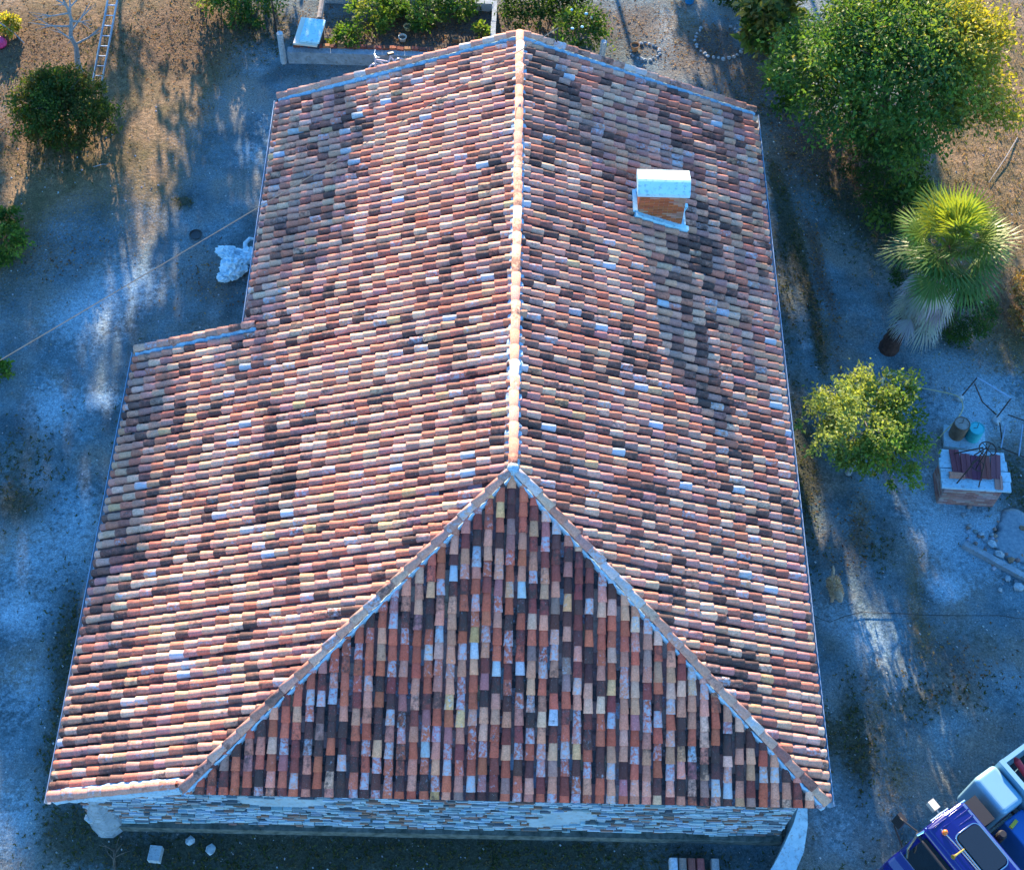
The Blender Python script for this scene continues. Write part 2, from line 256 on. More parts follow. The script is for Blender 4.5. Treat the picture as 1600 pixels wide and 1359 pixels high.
# ---------------------------------------------------------------- ground: one sheet, fine in the yard, coarse to the horizon
# blobs: (x, y), rx, ry, rotation, strength, channel   (straw, moss, pale dust, brown litter, plus some painted shade and sun streaks)
BLOBS = [
    # dry straw grass; narrow strips also paint in sun streaks
    ((-13.32, 17.32), 4.4, 3.6, 0, 1.0, 'g'), ((-10.74, 15.61), 1.5, 5.0, 0.12, 0.95, 'g'), ((-9.35, 16.70), 1.3, 1.9, 0.2, 0.55, 'g'), ((-13.28, 10.73), 1.0, 3.6, 0.05, 0.85, 'g'), ((-12.96, 12.58), 2.2, 1.4, 0, 0.5, 'g'),
    ((-9.51, 11.55), 0.7, 3.0, 0.14, 0.5, 'g'), ((-9.02, 6.09), 0.7, 1.6, 0, 0.3, 'g'), ((13.81, 15.35), 3.0, 7.5, 0.1, 1.1, 'g'), ((13.53, 9.74), 1.6, 3.5, 0.1, 0.8, 'g'), ((6.95, 16.74), 1.0, 0.8, 0, 0.55, 'g'),
    ((5.01, 18.95), 0.8, 1.6, 0.1, 0.6, 'g'), ((-3.91, 18.28), 1.6, 0.9, 0, 0.45, 'g'), ((7.65, 10.40), 0.25, 2.2, 0.1, 0.45, 'g'), ((7.98, 7.05), 0.25, 2.0, 0.12, 0.45, 'g'), ((8.28, 2.07), 0.35, 1.2, 0.15, 0.6, 'g'),
    ((9.29, 0.11), 0.28, 1.7, 0.12, 0.6, 'g'), ((8.11, -2.38), 0.3, 1.1, 0.1, 0.5, 'g'), ((8.28, -4.23), 0.45, 1.0, 0.15, 0.65, 'g'), ((9.41, -1.15), 0.3, 0.8, 0, 0.45, 'g'),  # sunlit streaks across the right yard, painted tan
    # dark moss, damp earth, low weeds; front-wall strip is painted house shadow
    ((-9.06, 2.42), 0.35, 2.6, -0.05, 0.8, 'm'), ((-9.52, -1.63), 0.55, 1.8, -0.15, 0.75, 'm'), ((-9.41, -4.09), 0.4, 1.6, -0.1, 0.6, 'm'), ((-8.55, -5.56), 0.7, 0.6, 0, 0.8, 'm'), ((-1.09, -5.98), 7.0, 0.75, 0, 1.0, 'm'), ((-6.24, -6.28), 2.0, 0.5, 0, 0.8, 'm'),  # long strips at the front wall foot: house shadow painted dark
    ((-11.38, 11.48), 2.0, 1.6, 0, 0.45, 'm'), ((-11.65, 2.69), 1.4, 1.5, 0, 0.55, 'm'), ((-11.26, 1.84), 0.5, 0.5, 0, 0.5, 'm'), ((-7.60, 7.33), 1.4, 1.3, 0, 0.4, 'm'), ((-8.86, 11.21), 0.3, 0.22, 0, 1.0, 'm'), ((-8.35, 13.23), 1.0, 1.6, 0, 0.4, 'm'), ((-11.67, 8.42), 1.3, 1.3, 0, 0.35, 'm'),
    ((7.14, 9.51), 0.45, 4.0, 0.05, 0.6, 'm'), ((7.01, 2.90), 0.4, 2.5, 0.05, 0.75, 'm'), ((7.81, 4.00), 0.9, 1.5, 0, 0.5, 'm'), ((9.37, 13.45), 1.4, 2.2, 0.3, 0.9, 'm'), ((10.38, 11.62), 1.4, 2.4, 0.1, 1.0, 'm'), ((11.03, 6.76), 2.0, 1.3, 0, 0.35, 'm'), ((12.16, 3.05), 0.6, 1.2, 0, 0.8, 'm'),
    ((8.63, 1.23), 0.7, 0.9, 0.2, 0.55, 'm'), ((10.29, -0.97), 1.4, 0.7, 0, 0.5, 'm'), ((7.25, -1.20), 0.5, 0.5, 0, 0.5, 'm'), ((7.49, -2.84), 0.35, 1.0, 0.1, 0.6, 'm'), ((7.65, -3.83), 0.5, 0.8, 0.2, 0.7, 'm'), ((9.51, -2.35), 1.8, 0.55, -0.2, 0.55, 'm'), ((6.89, -3.28), 0.3, 0.6, 0, 0.8, 'm'),
    ((2.69, 17.75), 2.4, 1.4, 0, 0.5, 'm'), ((6.65, 15.31), 1.2, 1.0, 0, 0.6, 'm'), ((-3.15, 18.04), 3.0, 1.4, 0, 0.45, 'm'), ((-7.85, 18.10), 1.6, 1.5, 0, 0.75, 'm'), ((-5.24, 16.09), 2.5, 0.35, 0, 0.4, 'm'),
    ((7.22, 12.42), 0.22, 1.0, -0.1, 0.8, 'm'), ((7.56, 10.40), 0.20, 1.2, -0.12, 0.85, 'm'), ((7.76, 8.47), 0.2, 1.2, -0.1, 0.85, 'm'), ((7.81, 6.65), 0.2, 1.1, -0.05, 0.75, 'm'), ((7.90, 10.85), 0.16, 1.3, -0.15, 0.6, 's'), ((8.26, 8.49), 0.16, 1.3, -0.1, 0.7, 's'), ((8.23, 6.08), 0.18, 1.2, -0.1, 0.6, 's'),
    # pale dust and worn gravel
    ((-10.84, 7.42), 1.2, 1.1, 0.6, 0.7, 'p'), ((-9.71, 8.49), 1.1, 0.8, 0.5, 0.55, 'p'), ((-11.10, 4.51), 0.6, 1.0, -0.3, 0.7, 'p'), ((-9.92, 4.83), 0.6, 0.35, 0, 0.75, 'p'), ((-11.14, 2.36), 0.4, 0.7, 0, 0.55, 'p'), ((-9.83, 1.72), 0.6, 1.4, -0.2, 0.45, 'p'), ((-10.64, 0.53), 1.2, 1.2, 0, 0.5, 'p'), ((-10.92, -0.91), 0.8, 0.5, 0, 0.6, 'p'),
    ((-10.29, -2.69), 0.9, 1.0, 0, 0.45, 'p'), ((-9.72, -5.58), 1.2, 1.0, 0, 0.55, 'p'), ((-9.75, 10.87), 0.5, 0.7, 0, 0.6, 'p'), ((-7.27, 13.04), 0.7, 0.8, 0, 0.4, 'p'), ((-7.54, 7.53), 0.3, 0.5, 0, 0.55, 'p'), ((-12.22, 17.37), 0.6, 0.6, 0, 0.0, 'p'), ((-7.46, 16.26), 0.6, 0.4, 0, 0.45, 'p'),
    ((11.27, 6.18), 1.6, 0.8, 0, 0.45, 'p'), ((11.57, 5.04), 1.3, 0.8, 0, 0.75, 'p'), ((10.13, 1.78), 1.0, 0.9, 0, 0.75, 'p'), ((11.43, 1.48), 0.9, 0.9, 0, 0.9, 'p'), ((9.85, 2.98), 0.7, 0.7, 0, 0.5, 'p'), ((7.99, -1.03), 1.0, 0.7, 0, 0.55, 'p'), ((10.05, 0.29), 0.5, 0.4, 0, 0.8, 'p'), ((10.86, -1.87), 0.9, 0.6, 0, 0.5, 'p'), ((7.35, -0.26), 0.7, 0.6, 0, 0.3, 'p'),
    ((7.49, 7.04), 0.3, 0.25, 0.4, 0.6, 'p'), ((7.77, 5.87), 0.25, 0.9, 0.1, 0.6, 'p'), ((7.18, 11.96), 0.3, 0.7, 0, 0.4, 'p'), ((4.40, 18.10), 0.5, 1.3, 0, 0.5, 'p'), ((6.81, -5.35), 0.8, 0.8, 0, 0.35, 'p'), ((11.03, 6.76), 1.0, 0.4, 0, 0.4, 'p'),
    # brown leaf litter; top-left patches also paint in tree shade
    ((8.16, 13.89), 1.0, 1.4, 0.2, 1.0, 's'), ((7.10, 16.36), 1.4, 1.2, 0, 0.8, 's'), ((4.74, 17.31), 1.6, 1.0, 0, 0.55, 's'), ((10.05, -1.59), 1.2, 0.6, 0, 0.5, 's'), ((7.51, 1.20), 0.6, 0.9, 0, 0.4, 's'), ((-7.75, 8.56), 1.0, 1.0, 0, 0.45, 's'), ((-11.82, 9.26), 1.2, 0.9, 0, 0.4, 's'), ((7.99, 9.54), 0.22, 1.8, 0.1, 0.55, 's'), ((5.92, 18.16), 0.7, 0.7, 0, 0.9, 's'), ((3.67, 18.89), 0.8, 0.9, 0, 0.4, 's'), ((-9.82, 17.48), 1.6, 1.6, 0, 0.35, 's'), ((-13.57, 15.74), 2.2, 1.6, 0, 0.3, 's'), ((-8.88, 14.55), 0.4, 0.3, 0, 0.6, 's'), ((-3.52, 18.02), 3.2, 1.2, 0, 1.1, 's'), ((-13.87, 17.30), 3.0, 1.6, 0, 0.75, 's'), ((-13.72, 13.74), 1.4, 1.8, 0, 0.6, 's'), ((-9.46, 17.49), 1.3, 1.8, 0, 0.8, 's'), ((-12.04, 17.38), 1.2, 1.4, 0, 0.6, 'm'), ((1.00, 18.77), 2.6, 1.0, 0, 0.9, 's'), ((-12.83, 12.82), 1.8, 0.8, 0, 0.6, 'm'), ((9.34, 13.21), 1.2, 1.6, 0, 0.6, 's'), ((12.96, 8.45), 0.9, 0.9, 0, 0.8, 's'), ((8.17, 1.73), 0.3, 0.7, 0, 0.6, 's'),
]
def axis(a, b, st, far):
    r = []; x = a
    while x < b + 1e-6: r.append(x); x += st
    out = [b + st * 1.0]; d = st
    while out[-1] < far: d *= 1.6; out.append(out[-1] + d)
    lo = [a - st * 1.0]; d = st
    while lo[-1] > -far: d *= 1.6; lo.append(lo[-1] - d)
    return list(reversed(lo)) + r + out
gx = axis(-18, 18, 0.16, 500); gy = axis(-9, 23, 0.16, 500)
g = MB(); nx = len(gx)
pre = []
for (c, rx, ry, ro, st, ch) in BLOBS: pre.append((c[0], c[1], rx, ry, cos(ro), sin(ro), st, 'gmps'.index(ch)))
def ground_z(x, y):
    z = 0.05 * mnoise.noise(Vector((x * 0.25, y * 0.25, 3.0))) + 0.02 * mnoise.noise(Vector((x * 1.1, y * 1.1, 7.0)))
    return z * (1 if abs(x) < 40 and abs(y) < 60 else 0.3)
for y in gy:
    for x in gx:
        ch = [0, 0, 0, 0]
        if -18.5 < x < 18.5 and -9.5 < y < 23.5:
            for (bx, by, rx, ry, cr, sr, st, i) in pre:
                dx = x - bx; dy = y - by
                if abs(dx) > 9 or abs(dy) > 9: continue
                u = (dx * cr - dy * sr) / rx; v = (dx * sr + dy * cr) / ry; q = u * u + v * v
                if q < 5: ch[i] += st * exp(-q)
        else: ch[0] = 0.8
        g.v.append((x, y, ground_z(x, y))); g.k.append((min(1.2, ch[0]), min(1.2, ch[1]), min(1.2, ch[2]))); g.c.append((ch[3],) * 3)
for j in range(len(gy) - 1):
    for i in range(nx - 1):
        a = j * nx + i; g.f.append((a, a + 1, a + nx + 1, a + nx))
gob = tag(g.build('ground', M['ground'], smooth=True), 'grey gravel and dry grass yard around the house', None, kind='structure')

# ---------------------------------------------------------------- house
W, D, LR, HE, HR, E, YS = 6.0, 5.73, 12.1, 2.97, 5.27, 2.667, 4.88
SL = (HR - HE) / W; CT = 1 / sqrt(1 + SL * SL); ST = SL * CT
house = thing('farmhouse', 'long farmhouse with mottled clay tile roof, hipped at the near end', 'house')
def sag(x, y): return 0.035 * mnoise.noise(Vector((x * 0.35, y * 0.35, 1.7)))
# walls
w = MB()
def wallq(p, q, z0, z1, z2=None):   # thick wall panel from p to q, top z1 at p and z2 at q
    z2 = z1 if z2 is None else z2
    d = Vector((q[0] - p[0], q[1] - p[1], 0)).normalized(); n = Vector((d.y, -d.x, 0)) * -0.22
    P = [Vector((p[0], p[1], z0)), Vector((q[0], q[1], z0)), Vector((q[0], q[1], z2)), Vector((p[0], p[1], z1))]
    vs = P + [v + n for v in P]
    w.add(vs, [(0, 1, 2, 3), (7, 6, 5, 4), (0, 4, 5, 1), (1, 5, 6, 2), (2, 6, 7, 3), (3, 7, 4, 0)])
wf = -5.50
wallq((-8.28, wf), (-5.85, wf), -0.1, 1.95, 2.84); wallq((-5.848, wf), (5.66, wf), -0.1, 2.86)
wallq((5.66, wf + 0.003), (5.66, 11.85), -0.1, 2.9); wallq((5.656, 11.85), (0.0, 11.85), -0.1, 2.9, 5.06); wallq((-0.002, 11.85), (-5.66, 11.85), -0.1, 5.06, 2.9)
wallq((-5.662, 11.846), (-5.662, 4.6), -0.1, 2.9); wallq((-5.664, 4.6), (-8.28, 4.6), -0.1, 2.84, 1.86); wallq((-8.283, 4.596), (-8.283, wf), -0.1, 1.84)
wall = w.build('wall', M['plaster'], house)
# coursed stonework on the front wall: thin flat stones, joints recessed
R = random.Random(5); sw = MB(); z = 0.28
while z < 2.83:
    h = R.uniform(0.05, 0.085); x = -8.28
    while x < 5.62:
        l = R.uniform(0.12, 0.36); x1 = min(5.64, x + l)
        top = HE - 0.13 if x > -5.9 else HE - 0.15 + (x + 6.0) * SL
        if z + h < top and R.random() > 0.05 and mnoise.noise(Vector((x * 0.45, z * 0.9, 4.2))) < 0.34:
            c = R.choice([(0.34, 0.46, 0.52), (0.40, 0.53, 0.60), (0.46, 0.56, 0.62), (0.24, 0.30, 0.33), (0.32, 0.18, 0.13), (0.40, 0.46, 0.48), (0.12, 0.14, 0.15)])
            d = R.uniform(0.012, 0.07)
            sw.box(((x + x1) / 2, wf - d / 2 - 0.002, z + h / 2), (x1 - x - 0.02, d, h - 0.014), 0, jit(c, R, 0.15))
        x = x1
    z += h
tag(sw.build('stonework', M['stone'], wall), kind='stuff')
pl = MB(); pl.box((-1.31, wf - 0.075, 0.09), (13.98, 0.15, 0.42), col=(0.10, 0.11, 0.09)); pl.build('plinth', mat_noise('mossy_plinth', (0.03, 0.04, 0.03), (0.16, 0.17, 0.15), 6, 0.95, 0.5), wall)
# corner pieces of the front wall
cb = MB(); vs = []
for z_, r_ in ((-0.1, 0.46), (0.4, 0.42), (0.9, 0.34), (1.4, 0.24), (1.8, 0.14)):
    for t in range(10): an = 2 * pi * t / 10; vs.append((-8.02 + r_ * cos(an) * 0.9, wf + 0.14 + r_ * sin(an), z_))
cb.add(vs, [(i * 10 + j, i * 10 + (j + 1) % 10, i * 10 + 10 + (j + 1) % 10, i * 10 + 10 + j) for i in range(4) for j in range(10)] + [tuple(range(40, 50))]); cb.build('corner_buttress', M['concrete'], wall)
for (dx, dy, dz, r_) in ((-0.22, -0.22, 0.62, 0.16), (0.04, -0.30, 0.30, 0.15), (-0.06, -0.20, 1.0, 0.12)):
    q = MB(); q.rock((-8.05 + dx, wf + dy + 0.12, dz), r_, R, sq=(0.8, 0.5, 1)); q.build('corner_stone', M['stonepale'], wall)

# roof deck under the tiles
rf = MB()
def deckpoly(ps): 
    ps = [Vector(p) for p in ps]; n = (ps[1] - ps[0]).cross(ps[2] - ps[0]).normalized()
    if n.z < 0: ps.reverse(); n = -n
    lo = [p - Vector((0, 0, 0.10)) for p in ps]; k = len(ps)
    rf.add(ps + lo, [tuple(range(k)), tuple(reversed(range(k, 2 * k)))] + [(i, i + k, (i + 1) % k + k, (i + 1) % k) for i in range(k)])
dz_ = 0.03
deckpoly([(-W, -D, HE - dz_), (0, 0, HR - dz_), (0, LR, HR - dz_), (-W, LR, HE - dz_)])
deckpoly([(W, -D, HE - dz_), (0, 0, HR - dz_ - 0.001), (0, LR, HR - dz_ - 0.001), (W, LR, HE - dz_)])
deckpoly([(-W, -D, HE - dz_ - 0.001), (W, -D, HE - dz_ - 0.001), (0, 0, HR - dz_ - 0.002)])
deckpoly([(-W - E, -5.60, HE - E * SL - dz_ - 0.002), (-W, -5.60, HE - dz_ - 0.002), (-W, YS, HE - dz_ - 0.002), (-W - E, YS, HE - E * SL - dz_ - 0.002)])
roof = rf.build('roof', M['deck'], house)

# tiles
PAL = dict(terra=(0.46, 0.130, 0.078), salmon=(0.57, 0.250, 0.175), cream=(0.64, 0.385, 0.27), ochre=(0.55, 0.285, 0.18), dark=(0.105, 0.048, 0.044), maroon=(0.225, 0.066, 0.056), grey=(0.30, 0.19, 0.165), white=(0.38, 0.44, 0.50), yellow=(0.60, 0.36, 0.17), mauve=(0.40, 0.17, 0.16))
WT = dict(front=dict(terra=36, salmon=20, cream=5, ochre=8, dark=6, maroon=9, grey=3, white=2.6, yellow=2.2, mauve=5),
          left=dict(terra=12, salmon=24, cream=15, ochre=13, dark=9, maroon=9, grey=8, white=2.0, yellow=1, mauve=8),
          right=dict(terra=11, salmon=19, cream=13, ochre=14, dark=9, maroon=9, grey=9, white=2.0, yellow=1, mauve=11))
def tile_look(side, x, y, rnd):
    wt = dict(WT[side]); nz = mnoise.noise(Vector((x * 0.55, y * 0.28, 5.0))) + 0.5 * mnoise.noise(Vector((x * 1.3, y * 0.8, 9.0)))
    k = exp(3.0 * nz); wt['dark'] *= k; wt['maroon'] *= sqrt(k); wt['grey'] *= sqrt(k)
    if side == 'front': wt['cream'] *= exp(0.25 * x); wt['ochre'] *= exp(0.22 * x); wt['terra'] *= exp(-0.12 * x)
    ks = list(wt); kd = rnd.choices(ks, [wt[q] for q in ks])[0]; c = jit(PAL[kd], rnd, 0.20)
    f_ = 0.5 + 0.5 * mnoise.noise(Vector((x * 0.8, y * 0.8, 21.0))); c = lerp3(c, lerp3((0.50, 0.19, 0.125), (0.58, 0.33, 0.23), f_), 0.28 if side != 'front' else 0.0)
    if side == 'front': c = (min(0.8, c[0] * 1.14), c[1] * 0.92, c[2] * 0.86)  # front slope reddened to offset its blue shade light
    lich = rnd.random() ** 2.8 * 0.75; moss = rnd.random() ** 1.5 * 0.62
    if side == 'front': lich = rnd.random() ** 1.5 * 0.85
    if kd in ('dark', 'maroon'): moss = rnd.uniform(0.35, 0.95); lich *= 0.55
    if kd == 'white': lich = rnd.uniform(0.5, 0.9); moss *= 0.4
    return c, (lich, moss, rnd.uniform(0, 60))
SEG = 7
def cover(mb, O, U, V, N, u, v0, v1, r0, r1, n0, n1, c, k, roll=0.0, yaw=0.0, hk=0.80, pan=False):
    """half-round tile, lower end at v0 (radius r0), upper end at v1 (radius r1); rim thickness at the lower end"""
    vs = []; th = 0.016
    for (v, r, nn, uo) in ((v0, r0, n0, -yaw), (v1, r1, n1, yaw)):
        for j in range(SEG + 1):
            a = pi * j / SEG; du = -r * cos(a); dn = r * hk * sin(a)
            if pan: dn = -dn
            vs.append(O + U * (u + uo + du) + V * v + N * (nn + dn + roll * du))
    for j in range(SEG + 1):
        a = pi * j / SEG; r = r0 - th; du = -r * cos(a); dn = r * hk * sin(a) - 0.004
        if pan: dn = -dn
        vs.append(O + U * (u - yaw + du) + V * v0 + N * (n0 + dn + roll * du))
    q = SEG + 1; fs = []
    for j in range(SEG):
        a = (j, j + 1, j + 1 + q, j + q); b = (2 * q + j, 2 * q + j + 1, j + 1, j)
        fs.append(a if not pan else tuple(reversed(a))); fs.append(b if not pan else tuple(reversed(b)))
    mb.add(vs, fs, c, k)
PITCH = 0.2185; EXPO = 0.302; LEN = 0.40
rest = MB(); pans = MB(); front_list = []
def slope(side, O, U, V, N, ucols, vlo, vhi, rnd):
    for u in ucols:
        lo = vlo(u); hi = vhi(u)
        if hi - lo < 0.08: continue
        du = rnd.uniform(-0.012, 0.012); off = rnd.uniform(-0.035, 0.035); drift = rnd.uniform(-0.0012, 0.0012)
        starts = [lo - 0.05, lo + 0.10 + off * 0.5]; v = lo + 0.10 + EXPO + off
        while v < hi - 0.05: starts.append(v); v += EXPO + rnd.uniform(-0.02, 0.02)
        for i, v0 in enumerate(starts):
            ln = LEN if i else 0.3
            if i and rnd.random() < 0.025: v0 -= rnd.uniform(0.02, 0.09)
            v1 = min(v0 + ln, hi + 0.02)
            if v1 - v0 < 0.06: continue
            P = O + U * u + V * v0; sg = sag(P.x, P.y); c, k = tile_look(side, P.x, P.y, rnd)
            r0 = rnd.uniform(0.084, 0.094); r1 = r0 - 0.017 * (v1 - v0) / LEN
            args = (O, U, V, N, u + du + drift * i, v0, v1, r0, r1, 0.064 + sg + rnd.uniform(0, 0.008) + (0.0 if i else -0.012), 0.040 + sg, c, k, rnd.uniform(-0.08, 0.08), rnd.uniform(-0.009, 0.009), 0.90)
            if side == 'front': front_list.append((v0, args))
            else: cover(rest, *args)
    us = sorted(ucols)
    for i in range(len(us) + 1):
        u = us[0] - PITCH / 2 if i == 0 else us[i - 1] + PITCH / 2
        lo = vlo(u); hi = vhi(u)
        if hi - lo < 0.08: continue
        v = lo - 0.06; off = rnd.uniform(-0.06, 0.06); first = True
        while v < hi - 0.03:
            v1 = min(v + LEN, hi); P = O + U * u + V * v; sg = sag(P.x, P.y); c, k = tile_look(side, P.x, P.y, rnd)
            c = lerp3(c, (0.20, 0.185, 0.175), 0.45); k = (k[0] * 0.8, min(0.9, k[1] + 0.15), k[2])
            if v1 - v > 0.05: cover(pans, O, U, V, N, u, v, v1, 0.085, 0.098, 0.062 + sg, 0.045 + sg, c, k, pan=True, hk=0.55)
            v += EXPO + (off if first else 0); first = False
r1_ = random.Random(11)
LT = W / CT; LE = E / CT
cols = [0.11 + i * PITCH for i in range(81)]
hipv = lambda y: LT if y >= 0 else LT * (1 + y / D)
slope('left', Vector((-W, -D, HE)), Vector((0, 1, 0)), Vector((CT, 0, ST)), Vector((-ST, 0, CT)), cols, lambda u: -LE if 0.05 < u < YS + D else 0.0, lambda u: hipv(u - D) - 0.02, r1_)
slope('right', Vector((W, -D, HE)), Vector((0, 1, 0)), Vector((-CT, 0, ST)), Vector((ST, 0, CT)), cols, lambda u: 0.0, lambda u: hipv(u - D) - 0.02, r1_)
LF = sqrt(D * D + (HR - HE) ** 2); VF = Vector((0, D / LF, (HR - HE) / LF)); NF = Vector((0, -(HR - HE) / LF, D / LF))
slope('front', Vector((-W, -D, HE)), Vector((1, 0, 0)), VF, NF, [0.10 + i * PITCH for i in range(55)], lambda u: 0.0, lambda u: LF * (1 - abs(u - W) / W) - 0.02, r1_)
front_list.sort(key=lambda t: t[0])
for i, (v0, a) in enumerate(front_list):
    if i < 300:
        mb = MB(); cover(mb, *a); mb.build('tile', M['tile'], roof, smooth=True)
    else: cover(rest, *a)
tag(rest.build('roof_tiles', M['tile'], roof, smooth=True), kind='stuff'); tag(pans.build('pan_tiles', M['tile'], roof, smooth=True), kind='stuff')

# ridge and hip caps, each a tile of its own, bedded on lime mortar
def caps(name, A, B, step, r, seed, up=Vector((0, 0, 1)), lift=0.10, side='left', pale=0.15, hk=0.85):
    rnd = random.Random(seed); A = Vector(A); B = Vector(B); L = (B - A).length; V = (B - A).normalized(); U = V.cross(up).normalized(); N = U.cross(V).normalized()
    if N.z < 0: N = -N
    v = 0.0
    while v < L - 0.05:
        v1 = min(L, v + step + 0.07); P = A + V * v; c, k = tile_look(side, P.x * 3, P.y * 3, rnd)
        if rnd.random() < 0.88: c = lerp3(jit(PAL[rnd.choice(['salmon', 'salmon', 'terra', 'cream', 'mauve'])], rnd, 0.15), (0.50, 0.27, 0.19), 0.5)
        if rnd.random() < pale: c = jit((0.52, 0.42, 0.36), rnd, 0.1); k = (0.6, 0.1, k[2])
        mb = MB(); cover(mb, A, U, V, N, rnd.uniform(-0.012, 0.012), v, v1, r, r - 0.018, lift + 0.018 + rnd.uniform(0, .006), lift, c, k, rnd.uniform(-.05, .05), hk=hk)
        mb.build(name, M['tile'], roof, smooth=True); v += step * rnd.uniform(0.96, 1.04)
def mortar_strip(mb, A, B, offU, offN, w_, h_, seed, up=Vector((0, 0, 1)), n=None, side=None):
    rnd = random.Random(seed); A = Vector(A); B = Vector(B); L = (B - A).length; V = (B - A).normalized()
    N = side.normalized() if side is not None else up; U = V.cross(N).normalized(); N = U.cross(V).normalized()
    if N.z < 0: N = -N; U = -U
    n = n or max(4, int(L / 0.09)); vs = []
    for i in range(n + 1):
        t = L * i / n; ww = w_ * (0.8 + 0.5 * rnd.random()); hh = h_ * (0.8 + 0.4 * rnd.random()); o = A + V * t + U * (offU + rnd.uniform(-.008, .008)) + N * offN
        vs += [o - U * ww / 2 - N * 0.1, o - U * ww * 0.42 + N * hh * 0.55, o + U * 0.0 + N * hh, o + U * ww * 0.42 + N * hh * 0.55, o + U * ww / 2 - N * 0.1]
    fs = [(i * 5 + j, i * 5 + j + 1, i * 5 + j + 6, i * 5 + j + 5) for i in range(n) for j in range(4)] + [(4, 3, 2, 1, 0), tuple(n * 5 + j for j in range(5))]
    mb.add(vs, fs)
mo = MB()
caps('ridge_tile', (0, LR + 0.02, HR), (0, 0.05, HR), 0.37, 0.100, 21, lift=0.12, side='left', pale=0.03)
caps('hip_tile', (-W + 0.02, -D + 0.02, HE), (-0.06, -0.06, HR), 0.36, 0.098, 22, lift=0.10, pale=0.1)
caps('hip_tile', (W - 0.02, -D + 0.02, HE), (0.06, -0.06, HR), 0.36, 0.098, 23, lift=0.10, pale=0.12)
mortar_strip(mo, (0, LR, HR), (0, 0, HR), 0, -0.03, 0.32, 0.13, 31)
for sx in (-1, 1):
    mortar_strip(mo, (sx * W, -D, HE), (0, 0, HR), 0, -0.02, 0.20, 0.10, 32 + sx)
    # lime fillet seen along the shaded side of the hip
    hd = Vector((-sx * W, D, HR - HE)).normalized(); perp = Vector((-sx * D, -W, 0)).normalized()
    mortar_strip(mo, Vector((sx * W, -D, HE)) + perp * 0.105, Vector((0, 0, HR)) + perp * 0.105, 0, 0.055, 0.07, 0.05, 36 + sx)
mb = MB(); mb.rock((0, -0.03, HR + 0.13), 0.12, random.Random(3), sq=(1, 1, 0.75), sub=2); ap = mb.build('apex_mortar', M['mortar'], roof, smooth=True)
# verges (gable edges): a raised tile row with a lime fillet beside it
def verge(A, B, seed, inner, flip=False, step=0.31):
    A = Vector(A); B = Vector(B); caps('verge_tile', A, B, step, 0.098, seed, lift=0.125, side='right', pale=0.12)
    inn = Vector(inner); mortar_strip(mo, A + inn * 0.10, B + inn * 0.10, 0, 0.02, 0.15, 0.105, seed + 50)
    mortar_strip(mo, A - inn * 0.01, B - inn * 0.01, 0, -0.05, 0.13, 0.12, seed + 51)
verge((-W, LR + 0.01, HE), (0, LR + 0.01, HR), 41, (0, -1, 0)); verge((W, LR + 0.01, HE), (0, LR + 0.01, HR), 42, (0, -1, 0))
verge((-W - E, YS + 0.02, HE - E * SL), (-W + 0.25, YS + 0.02, HE + 0.25 * SL), 43, (0, -1, 0)); verge((-W - E, -5.60, HE - E * SL), (-W - 0.05, -5.66, HE - 0.05 * SL), 44, (0, 1, 0))
mo.build('mortar', M['mortar'], roof)
# gutters
def gutter(name, x, y0, y1, z, sgn):
    mb = MB(); n = 24; r = 0.062; vs = []
    for i in range(n + 1):
        y = y0 + (y1 - y0) * i / n; zz = z + 0.012 * mnoise.noise(Vector((x, y * 0.6, 0)))
        for t in range(9): a = pi + pi * t / 8; vs.append((x + r * cos(a), y, zz + r * sin(a)))
        for t in range(9): a = 2 * pi - pi * t / 8; vs.append((x + (r - 0.008) * cos(a), y, zz + 0.004 + (r - 0.008) * sin(a)))
    k = 18; fs = [(i * k + j, i * k + (j + 1) % k, (i + 1) * k + (j + 1) % k, (i + 1) * k + j) for i in range(n) for j in range(k)]
    fs += [tuple(range(k)), tuple(reversed(range(n * k, n * k + k)))]
    mb.add(vs, fs); go = mb.build(name, M['zinc'], house, smooth=False)
    q = MB(); q.tube([(x + sgn * 0.066, y0, z + 0.006), (x + sgn * 0.066, y1, z + 0.006)], 0.011, 6); q.build('gutter_bead', M['steel'], go)
    return go
gutter('gutter', -W - 0.085, YS + 0.12, LR - 0.02, HE - 0.015, -1); gutter('gutter', -W - E - 0.085, -5.70, YS + 0.02, HE - E * SL - 0.015, -1); gutter('gutter', W + 0.085, -D - 0.02, LR - 0.02, HE - 0.015, 1)
